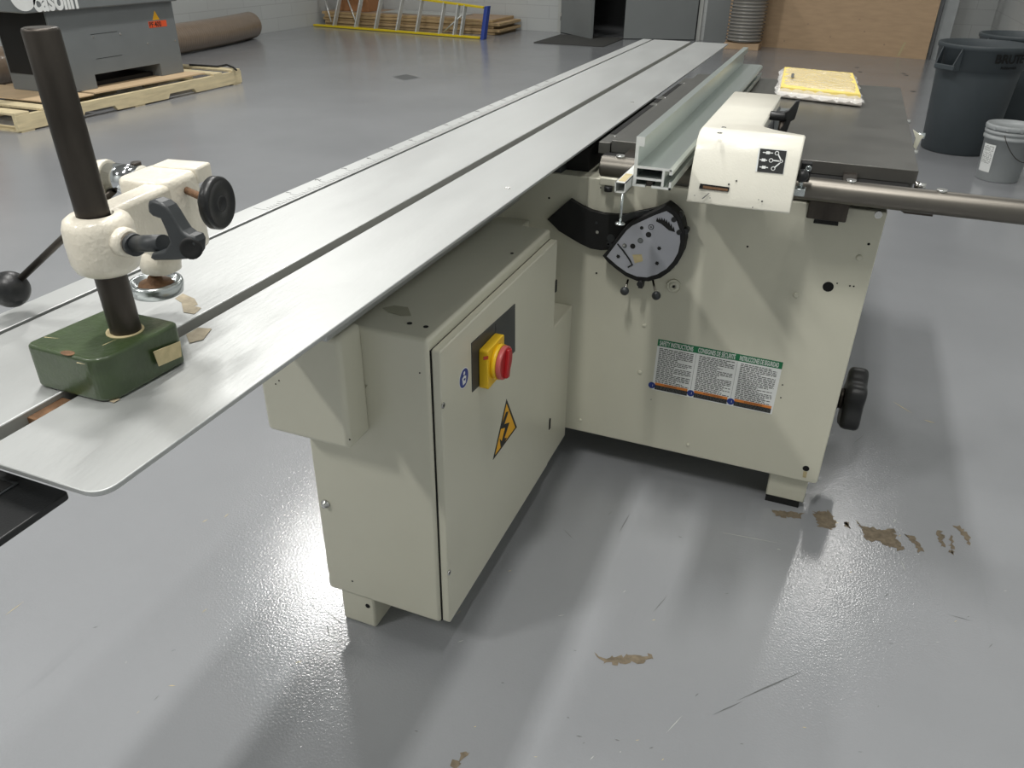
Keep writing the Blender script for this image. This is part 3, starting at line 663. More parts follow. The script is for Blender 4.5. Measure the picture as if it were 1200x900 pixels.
# head casting lofted in y
def rowx(y):
    if y < 1.735: return -.042
    if y < 1.80: t = (y - 1.735) / .065; return -.042 - .088 * (1 - (1 - t) ** 2.2)
    return -.132
rows = []
for y, zt, zb in ((1.650, .922, .917), (1.6525, .94, .917), (1.664, .985, .917), (1.676, 1.02, .917), (1.684, 1.036, .917), (1.694, 1.047, .917), (1.708, 1.0545, .917), (1.725, 1.057, .93), (1.735, 1.057, .96), (1.75, 1.057, .963), (1.765, 1.057, .963), (1.782, 1.057, .963), (1.80, 1.057, .963), (1.9, 1.057, .963), (2.0, 1.056, .963), (2.216, 1.056, .963)):
    rows.append((y, zt, zb, rowx(y)))
m = MB(); V = []
for y, zt, zb, xr in rows:
    b_ = .003; V.append([m.bm.verts.new(p) for p in ((-.252, y, zb), (-.252, y, zt - b_), (-.252 + b_, y, zt), (xr - b_, y, zt), (xr, y, zt - b_), (xr, y, zb))])
fs = []
for A, B in zip(V, V[1:]):
    for i in range(6): fs.append(m.bm.faces.new((A[i], A[(i + 1) % 6], B[(i + 1) % 6], B[i])))
fs.append(m.bm.faces.new(V[0])); fs.append(m.bm.faces.new(V[-1][::-1])); bmesh.ops.recalc_face_normals(m.bm, faces=fs); m.faces(fs, 'head')
for f in fs:
    if abs(f.normal.x) < .5: f.smooth = True
m.build('head_casting', rf, 'cream painted fence head with rounded front')
fpnt, fn = Vector((-.1, 1.664, .985)), Vector((0, -.946, .325)).normalized()
def fpoly(mb, pts, mt, off, th): mb.prism([on_plane(a, b, fpnt + fn * off, fn) for a, b in pts], fn * th, mt)
m = MB()
fpoly(m, [(889.5, 173), (922.5, 176), (918, 204.5), (885, 201)], 'white', .0006, .0004); fpoly(m, [(891, 174), (922, 177), (917.5, 204), (887, 201)], 'ink', .001, .0004)
def fcirc(mb, px, py, r, mt, off):
    c = on_plane(px, py, fpnt + fn * off, fn); mb.cyl(c, c + fn * .0003, r, mt, n=20)
for a, b in ((910.5, 179.5), (903.5, 188), (906, 197.5), (915.5, 189)): fcirc(m, a, b, .0042 if a < 912 else .0032, 'white', .0014); fcirc(m, a, b, .0028 if a < 912 else .0018, 'ink', .0018)
def fline(mb, a, b, wd, mt, off):
    p, q = [on_plane(*k, fpnt + fn * off, fn) for k in (a, b)]; d = (q - p).normalized(); s_ = d.cross(fn) * wd; mb.prism([p + s_, q + s_, q - s_, p - s_], fn * .0003, mt)
for a, b in (((912, 181), (915, 187)), ((906, 188), (913, 188.8)), ((908, 196), (914, 191))): fline(m, a, b, .0012, 'white', .0014)
for a, b in (((894, 178.5), (906, 179.5)), ((890.5, 187), (899, 188)), ((890, 195.5), (900, 196.5))):
    fline(m, a, b, .0009, 'white', .0014); mid = ((a[0] + b[0]) / 2, (a[1] + b[1]) / 2)
    fline(m, (mid[0] - 2.2, mid[1] - .2), (mid[0] + 2.2, mid[1] + .2), .0028, 'white', .0015)
m.build('symbol_plate', rf, 'black plate with white adjustment symbols')
m = MB(); fpoly(m, [(820.5, 215), (855, 219.5), (853.5, 225), (819, 221)], 'void', .0004, .0003); fpoly(m, [(824, 217.5), (853, 221.3), (852.5, 224), (823.5, 220.5)], 'rust', .0008, .0003)
m.build('scale_window', rf, 'narrow dark reading window in the fence head')
m = MB()
fpoly(m, [(832, 226), (824, 233), (822, 233), (830, 226.5)], 'inkgrey', .0004, .0002)
for a, b, r in ((863, 212, .0018), (893, 236, .0018), (854, 216, .002), (832, 232, .001), (814, 229, .001), (889, 234, .001), (882, 243, .0012)): fcirc(m, a, b, r, 'ink', .0004)
m.build_each('paint_chip', rf, 'dark chip in the cream paint')
m = MB()
for a, b in ((848, 149.5), (843.5, 156)): c = at(a, b, z=1.057); m.lathe(c, (0, 0, 1), [(0, .0055), (.001, .0055), (.0012, .0045), (.0008, .0025)], 'glint', 16); m.cyl(c + Vector((0, 0, .0008)), c + Vector((0, 0, .0015)), .0025, 'ink', n=6)
m.build_each('cap_screw', rf, 'small cap screw in the head top')
# black lock lever in the notch
m = MB()
LV = [(937.5, 118), (933, 118), (929, 124), (924, 129.5), (918, 131.5), (912, 131), (911, 139), (916, 141.5), (921, 141), (917, 148), (911, 155), (908, 160), (918, 161), (922.5, 153), (926.5, 142.5), (931, 140), (934, 131)]
m.prism([at(a, b, y=1.93) for a, b in LV], (0, .016, 0), 'black', .002)
c = at(918, 137, y=1.93); m.cyl(c + Vector((-.03, .004, 0)), c + Vector((.004, .004, 0)), .010, 'black', n=20, bev=.002); m.cyl((c.x, 1.94, c.z), (c.x, 1.94, .962), .008, 'darksteel', n=12)
m.box(-.134, -.128, 1.80, 2.20, .968, 1.03, 'machine_dark'); m.box(-.13, -.10, 2.04, 2.19, .965, 1.03, 'machine', .006)
m.build('lock_lever', rf, 'black lock lever in the notch of the head')
m = MB(); kp = at(940, 206, y=1.71); m.ball(kp, .0135, 'black'); m.cyl(kp, kp + Vector((0, .012, -.035)), .005, 'zinc', n=14); m.box(kp.x - .012, kp.x + .012, kp.y - .004, kp.y + .02, kp.z - .042, kp.z - .026, 'zinc', .002)
q = at(947.5, 197, y=1.74); m.lathe(q, (0, -1, 0), [(0, .006), (.006, .006), (.006, .0035), (.003, .003)], 'zinc', 16); m.box(q.x - .015, q.x + .006, q.y, q.y + .02, q.z - .03, q.z + .01, 'blackm', .002)
m.build('adjuster_knob', rf, 'small black ball knob on a zinc bracket')

# ================================================================== HOLD-DOWN CLAMP STAND
cs = thing('clamp_stand', (-.70, .55, TZ), 'green based hold-down clamp with dark steel column standing on the sliding table', 'clamp')
m = MB(); m.prism([Vector((x, y, TZ + .0004)) for x, y in rounded([(-.762, .500), (-.656, .500), (-.649, .610), (-.753, .610)], [.012, .022, .010, .010], 8)], (0, 0, .052), 'green', .004, seg=3)
base = m.build('clamp_base', cs, 'green enamelled base block')
zt = TZ + .0523
m = MB(); q = at(80, 414, z=zt); m.prism([q + Vector((.010 * math.cos(a * .52) * (1 if 3 <= a <= 9 else .8), .005 * math.sin(a * .52), 0)) for a in range(12)], (0, 0, .0003), 'rust')
for a, b, c_, d_ in ((120, 405, 138, 397), (52, 395, 70, 397), (90, 425, 100, 427)):
    p1, p2 = at(a, b, z=zt), at(c_, d_, z=zt); d = (p2 - p1).normalized(); s_ = Vector((-d.y, d.x, 0)) * .0006; m.prism([p1 - s_, p2, p1 + s_], (0, 0, .0002), 'tan')
m.build_each('chipped_hole', base, 'small worn hole in the green top')
m = MB(); q = [at(a, b, x=-.6485) for a, b in ((178.5, 412), (210, 399.5), (211.5, 417.5), (185, 429))]; m.prism([v + Vector((.001, 0, 0)) for v in q], (.0008, 0, 0), 'tan'); m.build('price_sticker', base, 'tan paper sticker on the side of the base')
CC = Vector((-.687, .568, 0))
m = MB(); m.cyl(CC + Vector((.002, 0, 1.0)), CC + Vector((-.008, 0, 1.322)), .0164, 'darksteel', n=48, bev=.003); m.build('column', cs, 'dark steel round column')
m = MB(); m.lathe(CC + Vector((0, 0, 1.012)), (0, 0, 1), [(0, .020), (.0015, .0198), (.002, .0178)], 'tan', 40); m.build('column_collar', cs, 'pale ring of bare metal round the column foot')
# collar
m = MB(); m.lathe(CC + Vector((0, 0, 1.084)), (0, 0, 1), [(0, .019), (.0, .025), (.004, .031), (.013, .0345), (.036, .0352), (.050, .0345), (.058, .0315), (.062, .026), (.062, .018)], 'cream_cast', 48, cap=False)
m.lathe(CC + Vector((.024, -.002, 1.122)), (1, -.05, 0), [(0, .016), (.016, .015), (.019, .012)], 'cream_cast', 24)
ad = Vector((-.16, 1, 0)).normalized(); as_ = Vector((1, .16, 0)).normalized()
m.obox(CC + Vector((-.006, .0, 1.116)) + ad * .065, as_, ad, (0, 0, 1), (.017, .062, .031), 'cream_cast', .006)
m.build('clamp_arm', cs, 'cream cast collar and arm')
HC = Vector((-.733, .704, 0))
m = MB()
hp = rounded([(-.034, -.032), (.040, -.036), (.040, .030), (-.030, .036)], [.012, .022, .016, .012], 6)
m.prism([HC + as_ * a + ad * b + Vector((0, 0, 1.056)) for a, b in hp], (0, 0, .096), 'cream_cast', .008, smooth=True, seg=3)
m.obox(HC + as_ * .012 + ad * .034 + Vector((0, 0, 1.145)), as_, ad, (0, 0, 1), (.03, .016, .010), 'cream_cast', .003)
m.build('clamp_head', cs, 'cream cast clamp head')
m = MB(); p = HC - as_ * .03 + Vector((0, .01, 1.137)); m.cyl(p, p - as_ * .045, .018, 'chrome', n=32); q = p - as_ * .045
m.lathe(q, -as_, [(0, .021), (.004, .022), (.012, .021), (.015, .016)], 'cream_cast', 24); m.cyl(p - as_ * .008 + Vector((0, .004, .014)), p - as_ * .008 + Vector((0, .004, .021)), .006, 'darksteel', n=12)
m.build('pressure_cylinder', cs, 'bright chrome cylinder behind the head')
m = MB(); bp_ = at(12, 339, y=.625); st_ = q + as_ * .01
e_ = bp_ + (st_ - bp_).normalized() * .015
m.cyl(st_ + Vector((0, -.01, -.012)), e_, .0045, 'darksteel', n=14); m.build('lever_rod', cs, 'steel lever rod'); 
m = MB(); m.ball(bp_, .0235, 'black', n=32); m.build('lever_ball', cs, 'black ball grip of the lever')
# black disc knob on the right of the head
m = MB(); kc = at(256, 238, y=.68); kd = as_.copy()
s0 = HC + as_ * .04 + Vector((0, -.005, kc.z)); 
m.cyl(s0, kc - kd * .005, .0045, 'rust', n=12); m.lathe(kc - kd * .020, kd, [(0, .010), (.002, .0125), (.009, .0125), (.010, .010)], 'black', 20)
m.lathe(kc - kd * .008, kd, [(0, .026), (.001, .0285), (.0025, .0297), (.010, .0297), (.0125, .0280), (.013, .0255), (.0115, .024), (.0115, .011), (.0125, .010), (.0125, .008), (.010, .007), (.010, .001)], 'black', 48)
m.build('disc_knob', cs, 'black plastic disc knob')
# black clamping lever at the collar
m = MB(); l0 = CC + Vector((.042, -.003, 1.122)); l1 = at(192, 285, y=.55)
m.cyl(l0, l0 + Vector((.006, -.002, 0)), .009, 'rust', n=16); m.cyl(l0 + Vector((.005, -.001, 0)), l1, .0085, 'darkgrey', n=20); m.cyl(l0 + Vector((.005, -.001, 0)), l0 + Vector((.012, -.003, .0)), .0115, 'darkgrey', n=20)
lv = [(172, 241), (173, 236), (179, 235), (187, 238), (194, 243), (200, 252), (206, 262), (212, 271), (219, 276), (226, 278), (229, 284), (228.5, 297), (224, 304), (205, 305.5), (180, 306), (175, 303), (177, 297), (192, 294), (198, 284), (193, 270), (187, 257), (178, 254), (173, 249)]
m.prism([at(a, b, y=.538) for a, b in lv], (0, .016, 0), 'darkgrey', .003, seg=3)
c = at(223, 291, y=.538); m.lathe(c + Vector((0, .002, 0)), (.5, -1, .1), [(0, .0105), (.004, .0105), (.005, .0085), (.004, .006), (.004, .001)], 'blackm', 20)
m.build('clamping_lever', cs, 'dark grey plastic clamping lever')
# pad below the head
pc = Vector((-.761, .692, .996))
m = MB(); m.lathe(pc, (0, 0, 1), [(0, .028), (.002, .0315), (.014, .0335), (.018, .032), (.018, .028), (.012, .025), (.011, .001)], 'zinc', 48); m.build('pressure_pad', cs, 'round zinc plated pressure pad')
m = MB(); m.lathe(pc + Vector((0, 0, .0115)), (0, 0, 1), [(0, .022), (.004, .020), (.007, .010), (.012, .008)], 'rust', 24); m.cyl(pc + Vector((0, 0, .012)), (pc.x + .006, pc.y + .004, 1.07), .0065, 'rust', n=16); m.build('pad_screw', cs, 'rusty screw above the pad')
m = MB(); m.lathe((-.750, .696, 1.026), (0, 0, 1), [(0, .016), (.004, .024), (.034, .028)], 'cream_cast', 24); m.build('screw_boss', cs, 'cream boss round the pad screw')

# ================================================================== THINGS ON THE SAW TABLE
pk = thing('foam_package', (-.06, 2.98, TZ), 'yellow foam pad sealed in clear plastic lying on the cast iron table', 'package')
cr = [Vector((-.185, 2.76, 0)), Vector((.085, 2.70, 0)), Vector((.052, 3.22, 0)), Vector((-.215, 3.27, 0))]
def shrink(f): c = sum(cr, Vector()) / 4; return [c + (p - c) * f for p in cr]
m = MB(); m.prism([p + Vector((0, 0, TZ + .002)) for p in shrink(.95)], (0, 0, .018), 'paper', .004); m.build('white_pad', pk, 'white packing layer below the foam')
m = MB(); m.prism([p + Vector((0, 0, TZ + .020)) for p in shrink(.90)], (0, 0, .016), 'foam', .004); m.build('foam_pad', pk, 'pale yellow foam pad')
m = MB(); N_ = 22; rr = random.Random(11); grid = {}
for lay, (f, s_) in enumerate(((1, 1), (1, -1))):
    for i in range(N_ + 1):
        for j in range(N_ + 1):
            u, v = i / N_, j / N_; p = (cr[0] * (1 - u) + cr[1] * u) * (1 - v) + (cr[3] * (1 - u) + cr[2] * u) * v
            e = min(u, 1 - u, v, 1 - v); edge = (i in (0, N_) or j in (0, N_))
            h = .012 if edge else (.012 + s_ * (.028 if s_ > 0 else .0105) * min(1, e * 7) ** .5)
            if s_ > 0 and not edge: h += rr.uniform(-.0015, .0025) * (2.2 if e < .12 else 1)
            if edge and lay == 1: grid[(1, i, j)] = grid[(0, i, j)]; continue
            if edge: p += Vector((rr.uniform(-.006, .006), rr.uniform(-.006, .006), 0)); h += rr.uniform(-.006, .006)
            grid[(lay, i, j)] = m.bm.verts.new(p + Vector((0, 0, TZ + max(.0006, h))))
fs = [m.bm.faces.new([grid[(l, i, j)], grid[(l, i + 1, j)], grid[(l, i + 1, j + 1)], grid[(l, i, j + 1)]]) for l in (0, 1) for i in range(N_) for j in range(N_)]
m.faces(fs, 'film', True); m.build('plastic_bag', pk, 'crumpled clear plastic bag')
m = MB(); q = [at(a, b, z=TZ + .0445) for a, b in ((927.5, 86), (931, 86), (930, 91), (927, 91))]; m.prism(q, (0, 0, .0005), 'inkgrey'); m.build('bag_tag', pk, 'small grey tag on the foam')

# ================================================================== BACKGROUND RIGHT
def bin_(loc, label):
    t = thing('waste_bin', (0, 0, 0), label, 'bin', 'dark grey round bins by the right wall')
    m = MB(); m.lathe((0, 0, 0), (0, 0, 1), [(0, .235), (.008, .246), (.55, .280), (.60, .286), (.605, .297), (.735, .303), (.74, .312), (.765, .314), (.77, .310), (.77, .298), (.60, .283), (.02, .236), (.015, .001)], 'bin', 56)
    m.build('bin_body', t)
    for s_ in (1, -1):
        m = MB()
        for dy in (-.085, .085): m.prism([(s_ * -.292, dy, .60), (s_ * -.345, dy * .9, .60), (s_ * -.352, dy * .9, .625), (s_ * -.305, dy, .745), (s_ * -.292, dy, .745)], (0, .008, 0), 'bin')
        m.box(min(s_ * -.35, s_ * -.33), max(s_ * -.35, s_ * -.33), -.085, .09, .60, .635, 'bin', .005); m.box(min(s_ * -.34, s_ * -.29), max(s_ * -.34, s_ * -.29), -.085, .09, .598, .606, 'bin')
        m.build('bin_handle', t)
    t.location = loc; return t
b1 = bin_((.945, 7.07, 0), 'large dark grey round plastic bin behind the small bucket')
b1.rotation_euler = (0, 0, .75)
def wrap_text(mb, txt, size, r, z, a0, mt, depth=.001, bold=0):
    """letters laid round a cylinder at angle a0"""
    cu = bpy.data.curves.new('t', 'FONT'); cu.body = txt; cu.size = size; cu.extrude = depth; cu.align_x = 'CENTER'; cu.offset = bold
    ob = bpy.data.objects.new('t', cu); COL.objects.link(ob); bpy.context.view_layer.update()
    me = bpy.data.meshes.new_from_object(ob.evaluated_get(bpy.context.evaluated_depsgraph_get())); vs = []
    for v in me.vertices: a = a0 + v.co.x / r; rr_ = r + v.co.z; vs.append(mb.bm.verts.new((rr_ * math.cos(a), rr_ * math.sin(a), z + v.co.y)))
    fs = []
    for p in me.polygons:
        try: fs.append(mb.bm.faces.new([vs[i] for i in p.vertices]))
        except ValueError: pass
    mb.faces(fs, mt); bpy.data.objects.remove(ob); bpy.data.curves.remove(cu); bpy.data.meshes.remove(me)
m = MB(); A0 = math.radians(-90 + 32) - .75
wrap_text(m, 'BRUTE', .080, .3045, .668, A0, 'void', .0006, bold=.002); wrap_text(m, 'Rubbermaid', .026, .3015, .628, A0, 'void')
o = m.build('bin_lettering', None, 'black raised lettering on the bin'); o.parent = b1; o.location = (0, 0, 0)
b2 = bin_((1.31, 7.95, 0), 'second dark grey round bin, mostly hidden behind the larger nearer bin'); b2.rotation_euler = (0, 0, .9)
# bucket
bk = thing('plastic_bucket', (0, 0, 0), 'light grey lidded plastic bucket with a white label in front of the dark bin', 'bucket')
m = MB(); m.lathe((0, 0, 0), (0, 0, 1), [(0, .126), (.006, .131), (.27, .146), (.272, .156), (.29, .157), (.292, .149), (.305, .149), (.307, .157), (.325, .158), (.327, .15), (.345, .15), (.345, .001)], 'bucket', 48); m.build('bucket_body', bk)
m = MB(); m.lathe((0, 0, .335), (0, 0, 1), [(0, .157), (.002, .160), (.022, .160), (.030, .155), (.030, .146), (.018, .143), (.018, .001)], 'bucket', 48)
for k in range(12): a = k * math.pi / 6; m.obox((.159 * math.cos(a), .159 * math.sin(a), .345), (math.cos(a), math.sin(a), 0), (-math.sin(a), math.cos(a), 0), (0, 0, 1), (.003, .006, .010), 'bucket')
m.build('bucket_lid', bk)
m = MB(); a0, a1 = math.radians(-174), math.radians(-136)
for k in range(8):
    aa, ab = a0 + (a1 - a0) * k / 8, a0 + (a1 - a0) * (k + 1) / 8
    vs = [m.bm.verts.new((r * math.cos(a), r * math.sin(a), z)) for a, z, r in ((aa, .06, .1355), (ab, .06, .1355), (ab, .24, .1460), (aa, .24, .1460))]; m.faces([m.bm.faces.new(vs)], 'white')
rk = random.Random(2)
for k in range(13):
    z = .225 - k * .009; r = .1366 + (z - .06) * .0583
    for h in range(9):
        if rk.random() < .75:
            aa = a0 + .07 + h * .06; vs = [m.bm.verts.new((r * math.cos(a), r * math.sin(a), zz)) for a, zz in ((aa, z), (aa + .045, z), (aa + .045, z + .003), (aa, z + .003))]; m.faces([m.bm.faces.new(vs)], 'inkgrey')
o = m.build('bucket_label', bk, 'white printed label')
m = MB(); pts = []
for k in range(17): t = k / 16 * math.pi; pts.append((.160 * math.cos(t) * .99 , -.162 * math.sin(t) * .62 - .055, .315 - .17 * math.sin(t)))
pts = [Vector((p[0], min(p[1], -math.sqrt(max(0, .158 ** 2 - p[0] ** 2))), p[2])) for p in pts]; rz_ = Matrix.Rotation(math.radians(38), 3, 'Z'); pts = [rz_ @ p for p in pts]; m.tube(pts, .0025, 'darksteel', 8); m.build('bucket_handle', bk, 'thin wire handle')
bk.location = (1.135, 6.215, 0); bk.rotation_euler = (0, 0, math.radians(12))

# plywood sheet leaning by the back wall
pa, pb = Vector((-1.77, 13.46, 0)), Vector((1.05, 12.90, 0)); d = (pb - pa).normalized(); nn = Vector((-d.y, d.x, 0))
m = MB(); m.obox((pa + pb) / 2 + nn * .012 + Vector((0, 0, .77)), d, nn, (0, 0, 1), ((pb - pa).length / 2, .010, .77), 'ply_brown')
for k, (u, z) in enumerate(((1.55, .2), (1.2, .35), (2.3, .15), (.9, .1), (1.9, .45), (2.0, .3))):
    c = pa + d * u + Vector((0, 0, z)) + nn * .0018; m.cyl(c, c - nn * .001, .012, 'mdf', n=10)
c = pa + d * 2.5 + nn * .0018
m.prism([c + Vector((0, 0, .02)), c + d * .03 + Vector((0, 0, .02)), c + d * .08 + Vector((0, 0, .2)), c + d * .05 + Vector((0, 0, .2))], -nn * .001, 'tan')
o = m.build('plywood_sheet'); rebase(o, (pa + pb) / 2); tag(o, 'big brown plywood sheet standing against the back wall', 'plywood')
# clear hose coil in front of plywood
m = MB(); prof = [(0, .20)]
for k in range(22): prof += [(.012 + k * .045, .235), (.03 + k * .045, .262), (.042 + k * .045, .235)]
prof.append((1.02, .2)); m.lathe((-1.45, 13.0, .09), (.02, .0, 1), prof, 'clearhose', 40)
for k in range(22): 
    hh = .03 + k * .045; pts = [Vector((-1.45 + .02 * hh + .265 * math.cos(a * math.pi / 16), 13.0 + .265 * math.sin(a * math.pi / 16), .09 + hh)) for a in range(33)]; m.tube(pts, .0045, 'machine_dark', 6)
o = m.build('hose_coil'); rebase(o, (-1.45, 13.0, 0)); tag(o, 'upright compressed coil of clear ribbed duct before the plywood sheet', 'duct')
m = MB(); m.box(-1.70, -1.20, 12.78, 13.22, 0, .088, 'ply_brown', .004); o = m.build('wooden_block'); rebase(o, (-1.45, 13, 0)); tag(o, 'low brown wooden block under the clear duct coil', 'wood block')
# dark strip beside the plywood
m = MB(); p = pb + d * .03; m.obox(p + nn * .05 + Vector((0, 0, .9)), d, nn, (0, 0, 1), (.018, .03, .9), 'machine_dark'); m.obox(p + d * .1 + nn * .1 + Vector((0, 0, .9)), d, nn, (0, 0, 1), (.09, .012, .9), 'bucket')
o = m.build('metal_panel'); rebase(o, p); tag(o, 'narrow grey metal panel leaning right of the plywood', 'panel')

# ================================================================== BACKGROUND LEFT : ladder, boards
PX0, PX1, PY0, PY1 = -8.62, -5.42, 12.72, 13.70
gz = 0
labs = ['brown wrapped board at the bottom of the stack behind the ladder', 'brown board second from the floor in the stack behind the ladder', 'brown board in the middle of the stack behind the ladder',
        'brown board second from the top of the stack behind the ladder', 'topmost brown board of the stack behind the ladder']
for k in range(5):
    h = .046; dx = (0, .02, -.03, .02, -.04)[k]; dy = (.03, 0, .03, 0, .02)[k]; m = MB()
    m.box(PX0 + dx, PX1 + dx + (.12 if k in (1, 3) else .05), PY0 + dy, PY1 - .02, gz + .0015, gz + h - .0015, 'board_edge', .006)
    m.box(PX0 + dx + .01, PX1 + dx + .03, PY0 + dy + .012, PY1 - .03, gz + h - .003, gz + h - .0008, 'mdf')
    o = m.build('wooden_board'); rebase(o, (-7, 13.2, gz)); tag(o, labs[k], 'board', 'boards stacked behind the ladder'); gz += h
m = MB(); m.box(-7.6, -6.1, 12.95, 13.5, gz + .001, gz + .014, 'frame', .002); o = m.build('white_panel'); rebase(o, (-6.9, 13.2, gz)); tag(o, 'pale thin panel lying on top of the stacked boards', 'panel')
m = MB(); m.box(-8.45, -7.85, 12.95, 13.4, gz + .001, gz + .3, 'cardboard', .005); o = m.build('cardboard_box'); rebase(o, (-8.15, 13.2, gz)); tag(o, 'brown cardboard box on the left end of the stacked boards', 'box')
# ladder lying on its side
ld = thing('step_ladder', (-7.0, 12.4, 0), 'yellow fibreglass ladder with aluminium rungs lying on its side before the stacked boards', 'ladder')
A, B = Vector((-8.70, 12.55, .02)), Vector((-5.31, 12.14, .02)); dl = (B - A).normalized(); up = Vector((.12, .16, .36)); 
upB = Vector((-.02, .20, .415)); upA = Vector((.10, .20, .60))
nl = dl.cross(Vector((0, 0, 1))).normalized()
def rail_(a, b, name): 
    m = MB(); d_ = (b - a).normalized(); m.obox((a + b) / 2, d_, nl, d_.cross(nl), ((b - a).length / 2, .045, .014), 'fibre', .003); m.build(name, ld, 'yellow fibreglass side rail')
rail_(A, B - dl * .05, 'ladder_rail'); rail_(A + upA * 1, B - dl * .05 + upB, 'ladder_rail')
for px in (392, 417, 440, 465, 488, 515, 532, 540):
    p = on_plane(px, 33, A, nl); t = (p - A).dot(dl) / (B - A).length; a = A + (B - A) * t; b = A + upA + (B + upB - A - upA) * t
    m = MB(); dd = (b - a).normalized(); m.obox((a + b) / 2, dd, nl, dd.cross(nl), ((b - a).length / 2, .045, .013), 'rung', .003); m.build('ladder_rung', ld)
m = MB(); u_ = (upB).normalized(); m.obox(B + upB / 2, u_, nl, u_.cross(nl), (upB.length / 2 + .025, .052, .035), 'bluecap', .008); m.build('ladder_foot', ld, 'blue end cap')
m = MB(); m.cyl(A + upA * .1 + dl * .35, A + upA * .8 + dl * .05, .012, 'rung', n=10); m.cyl(A + upA * .1 + dl * .9, A + upA * .8 + dl * .55, .012, 'rung', n=10); m.cyl(B - dl * .75 + upB * .1, B - dl * .45 + upB * .7, .012, 'rung', n=10); m.build_each('ladder_brace', ld, 'thin diagonal brace')

# ================================================================== PLANER ON PALLET
pl_ = thing('wooden_pallet', (-6.6, 5.8, 0), 'long pale pine pallet on the floor under the grey machine', 'pallet')
GX0, GX1, GY0, GY1 = -7.25, -5.93, 4.42, 7.12
def stringer(x):
    m = MB(); n0 = [(GY0 + .55, .65), (GY0 + 1.5, .65)]
    pts = [(GY0, 0)]
    for a, b in ((GY0 + .62, GY0 + 1.0), (GY0 + 1.62, GY0 + 2.0)): pts += [(a, 0), (a + .03, .04), (b - .03, .04), (b, 0)]
    pts += [(GY1, 0), (GY1, .118), (GY0, .118)]
    m.prism([Vector((x - .04, y, z + .012)) for y, z in pts], (.04, 0, 0), 'pine', .002); m.build('stringer', pl_)
for x in (GX1, (GX0 + GX1) / 2, GX0 + .04): stringer(x)
for y in (GY0, GY0 + .24, GY1 - .42, GY1 - .14): MB().box(GX0, GX1 - .002, y, y + .13, .1305, .149, 'pine', .002).build('deck_board', pl_)
for y in (GY0 + .02, GY0 + 1.2, GY1 - .14): MB().box(GX0, GX1 - .003, y, y + .12, 0, .0118, 'pine').build('bottom_board', pl_)
m = MB(); m.box(GX0 + .05, GX1 - .09, GY0 + .42, 5.28, .1495, .160, 'ply', .001); o = m.build('plywood_board'); rebase(o, (-6.6, 5, .1495)); tag(o, 'plywood sheet on the pallet end nearest the camera', 'board')
m = MB(); m.prism([(-6.06, 5.33, .1495), (-6.06 - 1.05, 5.30, .1495), (-7.1, 6.62, .1495), (-6.0, 6.66, .1495)], (0, 0, .012), 'ply'); o = m.build('plywood_board'); rebase(o, (-6.6, 6, .1495)); tag(o, 'plywood sheet under the middle of the grey machine', 'board')
mc = thing('planer_machine', (-6.7, 5.6, .162), 'dark grey woodworking machine with white lettering standing on the pallet', 'machine')
MX = -6.21
m = MB()
m.prism([Vector((MX, y, z)) for y, z in ((5.16, .163), (5.507, .163), (5.507, .277), (6.297, .277), (6.297, .163), (6.60, .163), (6.60, .81), (5.16, .81))], (-.62, 0, 0), 'machine', .003)
m.box(MX - .60, MX - .02, 5.155, 5.161, .30, .81, 'blackm')  # black sheet over the near face, its shade painted in
m.box(MX - .6, MX - .1, 5.52, 6.28, .163, .20, 'blackm')
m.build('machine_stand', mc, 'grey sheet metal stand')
m = MB(); m.box(MX - .85, MX + .05, 4.93, 6.63, .812, 1.14, 'machine', .012, 3); m.build('machine_top', mc, 'grey upper housing')
m = MB(); m.box(MX - .8, MX - .02, 6.632, 7.4, .845, .90, 'blackm', .004); m.build('feed_table', mc, 'black table wing at the far end')
m = MB()
for (y0, z0, y1, z1) in ((5.56, .60, 5.86, .60), (5.56, .40, 5.86, .41)): m.box(MX, MX + .001, y0, y1, z0, z0 + .004, 'ink')
for a, b in ((109, 43), (141, 40), (173, 51), (205, 47.5)): c = at(a, b, x=MX); m.cyl(c, c + Vector((.004, 0, 0)), .009, 'glint', n=12)
m.build_each('panel_screw', mc, None)
m = MB(); a_, b_ = at(175, 33, x=MX), at(195, 26.5, x=MX); y0, y1, z0, z1 = a_.y, b_.y, a_.z, a_.z + .055
m.box(MX, MX + .0012, y0, y1, z0, z1, 'red'); m.text('PF 400', .062, (MX + .0014, y0 + .005, z0 + .006), (0, 1, 0), (0, 0, 1), 'ink', .0006, squeeze=.9, bold=.001); M['orange'] = mat('orange_red', (214, 84, 44), .45); m.mats[m.mats.index('red')] = 'orange'
m.build('model_plate', mc, 'orange plate with dark characters')
m = MB(); c = at(182, 18.5, x=MX); m.prism([c + Vector((0, -.045, -.035)), c + Vector((0, .045, -.035)), c + Vector((0, 0, .045))], (.001, 0, 0), 'sign'); m.build('hazard_sign', mc, 'small yellow triangle')
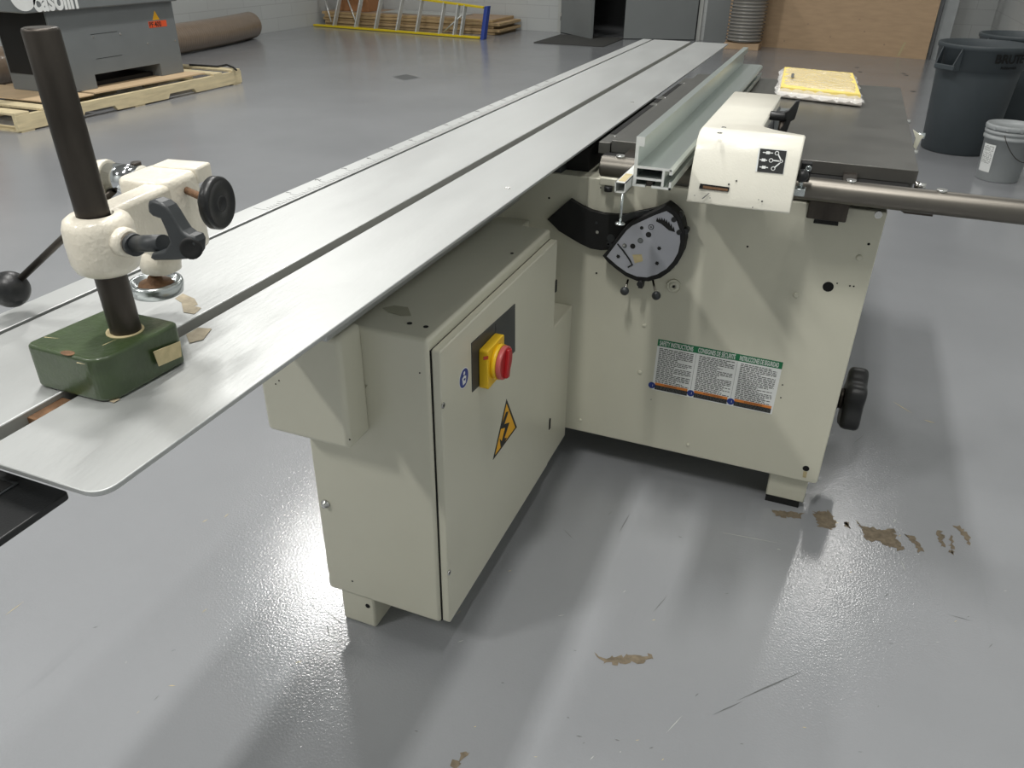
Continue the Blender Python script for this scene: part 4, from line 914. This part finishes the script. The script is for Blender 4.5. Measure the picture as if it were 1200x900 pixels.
XT = MX + .051; c = at(43, 5.5, x=XT); e = at(93, 5.5, x=XT)
m = MB(); m.text('casolin', .215, (XT, c.y - .03, c.z - .045), (0, 1, 0), (0, 0, 1), 'white', .002, squeeze=(e.y - c.y) / .56, bold=.008)
q = at(30, 0, x=XT); m.cyl((XT, q.y - .02, q.z + .035), (XT + .002, q.y - .02, q.z + .035), .115, 'white', n=40)
m.build('maker_lettering', mc, 'white lettering and round emblem')
# cable behind the pallet
m = MB(); pts = [at(222, 76, z=.163), at(240, 77, z=.163), at(255, 78, z=.163), at(266, 76, z=.172), at(273, 79, z=.168), at(277, 82, z=.163)]; m.tube(pts, .010, 'blackm', 8); o = m.build('power_cable'); rebase(o, pts[0]); tag(o, 'black power cable lying over the far pallet boards', 'cable')
# brown duct by the left wall
m = MB(); ctrl = [Vector((-7.95, 3.9, .185)), Vector((-7.98, 6.0, .185)), Vector((-8.10, 8.2, .185)), Vector((-8.25, 9.6, .185)), Vector((-8.47, 10.55, .185))]
pts = []
for i in range(len(ctrl) - 1):
    p0, p1, p2, p3 = ctrl[max(i - 1, 0)], ctrl[i], ctrl[i + 1], ctrl[min(i + 2, len(ctrl) - 1)]
    n_ = int((p2 - p1).length / .014)
    for k in range(n_):
        t = k / n_; pts.append(.5 * ((2 * p1) + (p2 - p0) * t + (2 * p0 - 5 * p1 + 4 * p2 - p3) * t * t + (3 * p1 - p0 - 3 * p2 + p3) * t ** 3))
m.tube(pts, .18, 'hose', 32, rf=lambda i: .180 + (.0025 if i % 3 < 1 else 0)); o = m.build('duct_hose'); rebase(o, (-8.1, 7.3, 0)); tag(o, 'thick brown ribbed duct hose lying along the left wall', 'duct')
m = MB(); m.box(-8.6, -8.3, 5.0, 5.9, .385, 1.2, 'cardboard', .01); m.box(-8.6, -8.25, 4.9, 6.0, .0, .38, 'machine_dark', .01); o = m.build('storage_box'); rebase(o, (-8.4, 5.4, 0)); tag(o, 'brown box on a dark crate behind the grey machine, far left', 'box')
